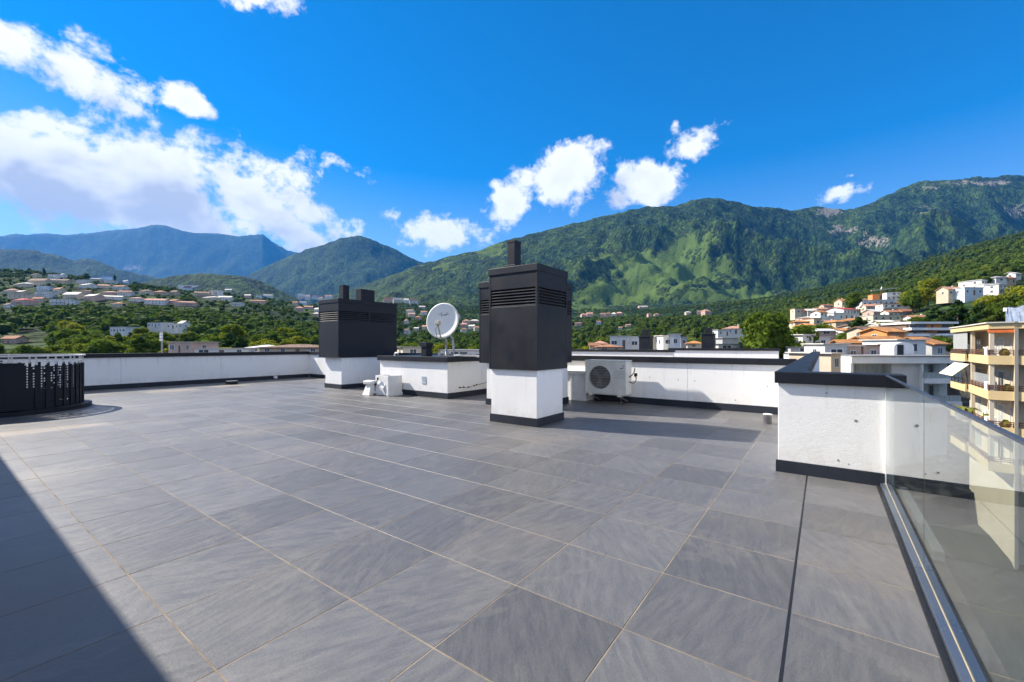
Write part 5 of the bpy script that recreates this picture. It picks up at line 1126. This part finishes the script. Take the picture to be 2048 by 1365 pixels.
# single trees that stand out in the photograph: column, crown top row, depth, height, kind, label
SPECIAL = [(1532, 612, 88, 20, 0, 'big leafy green tree rising behind the far end of the neighbouring parapet'), (1585, 634, 96, 17, 2, 'rounded bright green tree right of the big leafy tree'), (1640, 640, 150, 15, 3, 'mid green tree left of the house with red roof'),
           (1856, 552, 262, 19, 1, 'broad yellow green tree crown high on the right hillside'), (1826, 572, 255, 17, 4, 'dense green tree below the broad crown on the right hillside'), (1892, 570, 250, 17, 5, 'dense green tree right of the broad crown on the hillside'),
           (1706, 583, 300, 16, 0, 'rounded tree beside the crane on the right hillside'), (1916, 598, 150, 17, 6, 'wide dark conifer in front of the white terraced houses'), (1960, 604, 140, 15, 7, 'wide dark conifer left of the blue tarpaulin'), (1870, 612, 150, 14, 6, 'dark layered conifer above the terraced orange block'),
           (1985, 600, 165, 17, 2, 'yellow green tree between the dark conifers and the tarpaulin'), (1716, 632, 130, 15, 7, 'dark conifer among the orange roofs on the right'), (1694, 655, 120, 12, 1, 'small round tree below the pale hillside house'), (1838, 628, 160, 13, 3, 'green tree at the left of the dark conifers'),
           (2040, 560, 170, 20, 4, 'tall dark green tree at the right edge of the picture'), (1760, 640, 165, 11, 5, 'low leafy tree under the cream flat roofed house'), (1880, 664, 100, 8, 2, 'small bushy tree in front of the terraced orange block'),
           (58, 536, 1060, 22, 6, 'dark umbrella shaped tree on the left ridge, left of a pair'), (88, 533, 1060, 24, 8, 'dark umbrella shaped tree on the left ridge, right of a pair'), (172, 545, 1040, 20, 1, 'dark round tree on the left ridge beside a white roof'), (230, 548, 1030, 18, 8, 'pointed dark tree on the left ridge'),
           (140, 653, 235, 17, 3, 'large yellow green tree in the middle of the left wood'), (465, 642, 235, 15, 4, 'yellow green tree in the wood above the brown tiled roof'), (280, 652, 260, 16, 0, 'dense dark tree beside the white building in the left wood')]
def tree(t, d, zg, h, kd, label, group):
    p = FW * d + RT * d * t; o = thing('tree', label, 'tree', (p[0], p[1], zg), group, random.uniform(0, 6.28))
    cm_, tm_, _k = CROWNS[kd]; w_ = h * random.uniform(.95, 1.25)
    inst(tm_, 'trunk', o, (0, 0, 0), (0, 0, 0), (h, h, h)); inst(cm_, 'crown', o, (0, 0, 0), (0, 0, 0), (w_, w_, h))
for (x, yt, d, h, kd, lab) in SPECIAL:
    t = (x - CX) / F0; zt_ = zpx(yt, d); tree(t, d, zt_ - h, h, kd, lab, None)
keep.sort(key=lambda k: -k[0])
solo = [k for k in keep if k[1] > -1.35 and k[1] < 1.35][:270]
sid = set(id(k) for k in solo)
for k in solo:
    _, t, d, zg, h, ya = k; x = CX + F0 * t
    zone_ = 'in the wood beyond the left parapet' if x < 780 else ('in the wood behind the neighbouring terrace' if x < 1560 else 'between the houses on the right')
    kd = int(trng.choice([0, 1, 2, 3, 4, 5, 0, 1, 2, 3, 4, 5, 6, 7, 8])); what = {'round': 'rounded leafy green tree ', 'cedar': 'dark layered conifer ', 'column': 'narrow dark pointed tree '}[CROWNS[kd][2]]
    tree(t, d, zg, h, kd, what + zone_, what.strip() + 's ' + zone_)
VS, QS, nb = {0: [], 1: []}, {0: [], 1: []}, {0: 0, 1: 0}
for k in keep:
    if id(k) in sid: continue
    _, t, d, zg, h, ya = k; p = FW * d + RT * d * t; kd = int(trng.integers(0, 5)); v, f = LOW[kd]; a = trng.uniform(0, 6.28); w_ = h * trng.uniform(.9, 1.35)
    R2 = np.array([[math.cos(a), -math.sin(a)], [math.sin(a), math.cos(a)]]); vv = np.empty_like(v); vv[:, :2] = (v[:, :2] * w_) @ R2.T + p; vv[:, 2] = v[:, 2] * h * 1.02 + zg - h * .12
    g_ = 0 if p @ RT < 0 else 1
    VS[g_].append(vv); QS[g_].append(f + nb[g_]); nb[g_] += len(v)
for g_, nm in ((0, 'left'), (1, 'right')):
    o = link(bpy.data.objects.new('distant_wood', npmesh('distant_wood', np.concatenate(VS[g_]), np.concatenate(QS[g_]), [LEAF_FAR], False))); o['kind'] = 'stuff'
    tag(o, 'distant green wood covering the hillsides on the ' + nm, 'wood')

# ------------------------------------------------------------------ the air between the terrace and the mountains
hz = MB(); hz.box(-46000, -46000, -18.5, 46000, 46000, float(Zt.max()) + 60)
hm = bpy.data.materials.new('haze'); hm.use_nodes = True; hn = NT(hm.node_tree); hn.n.clear()
pv = hn.new('ShaderNodeVolumePrincipled'); pv.inputs['Color'].default_value = (.055, .36, 1.0, 1); pv.inputs['Density'].default_value = 2.7e-5; pv.inputs['Anisotropy'].default_value = 0.0
ho = hn.new('ShaderNodeOutputMaterial'); hn.l.new(pv.outputs[0], ho.inputs['Volume'])
hzo = hz.build('haze', hm); hzo['kind'] = 'stuff'
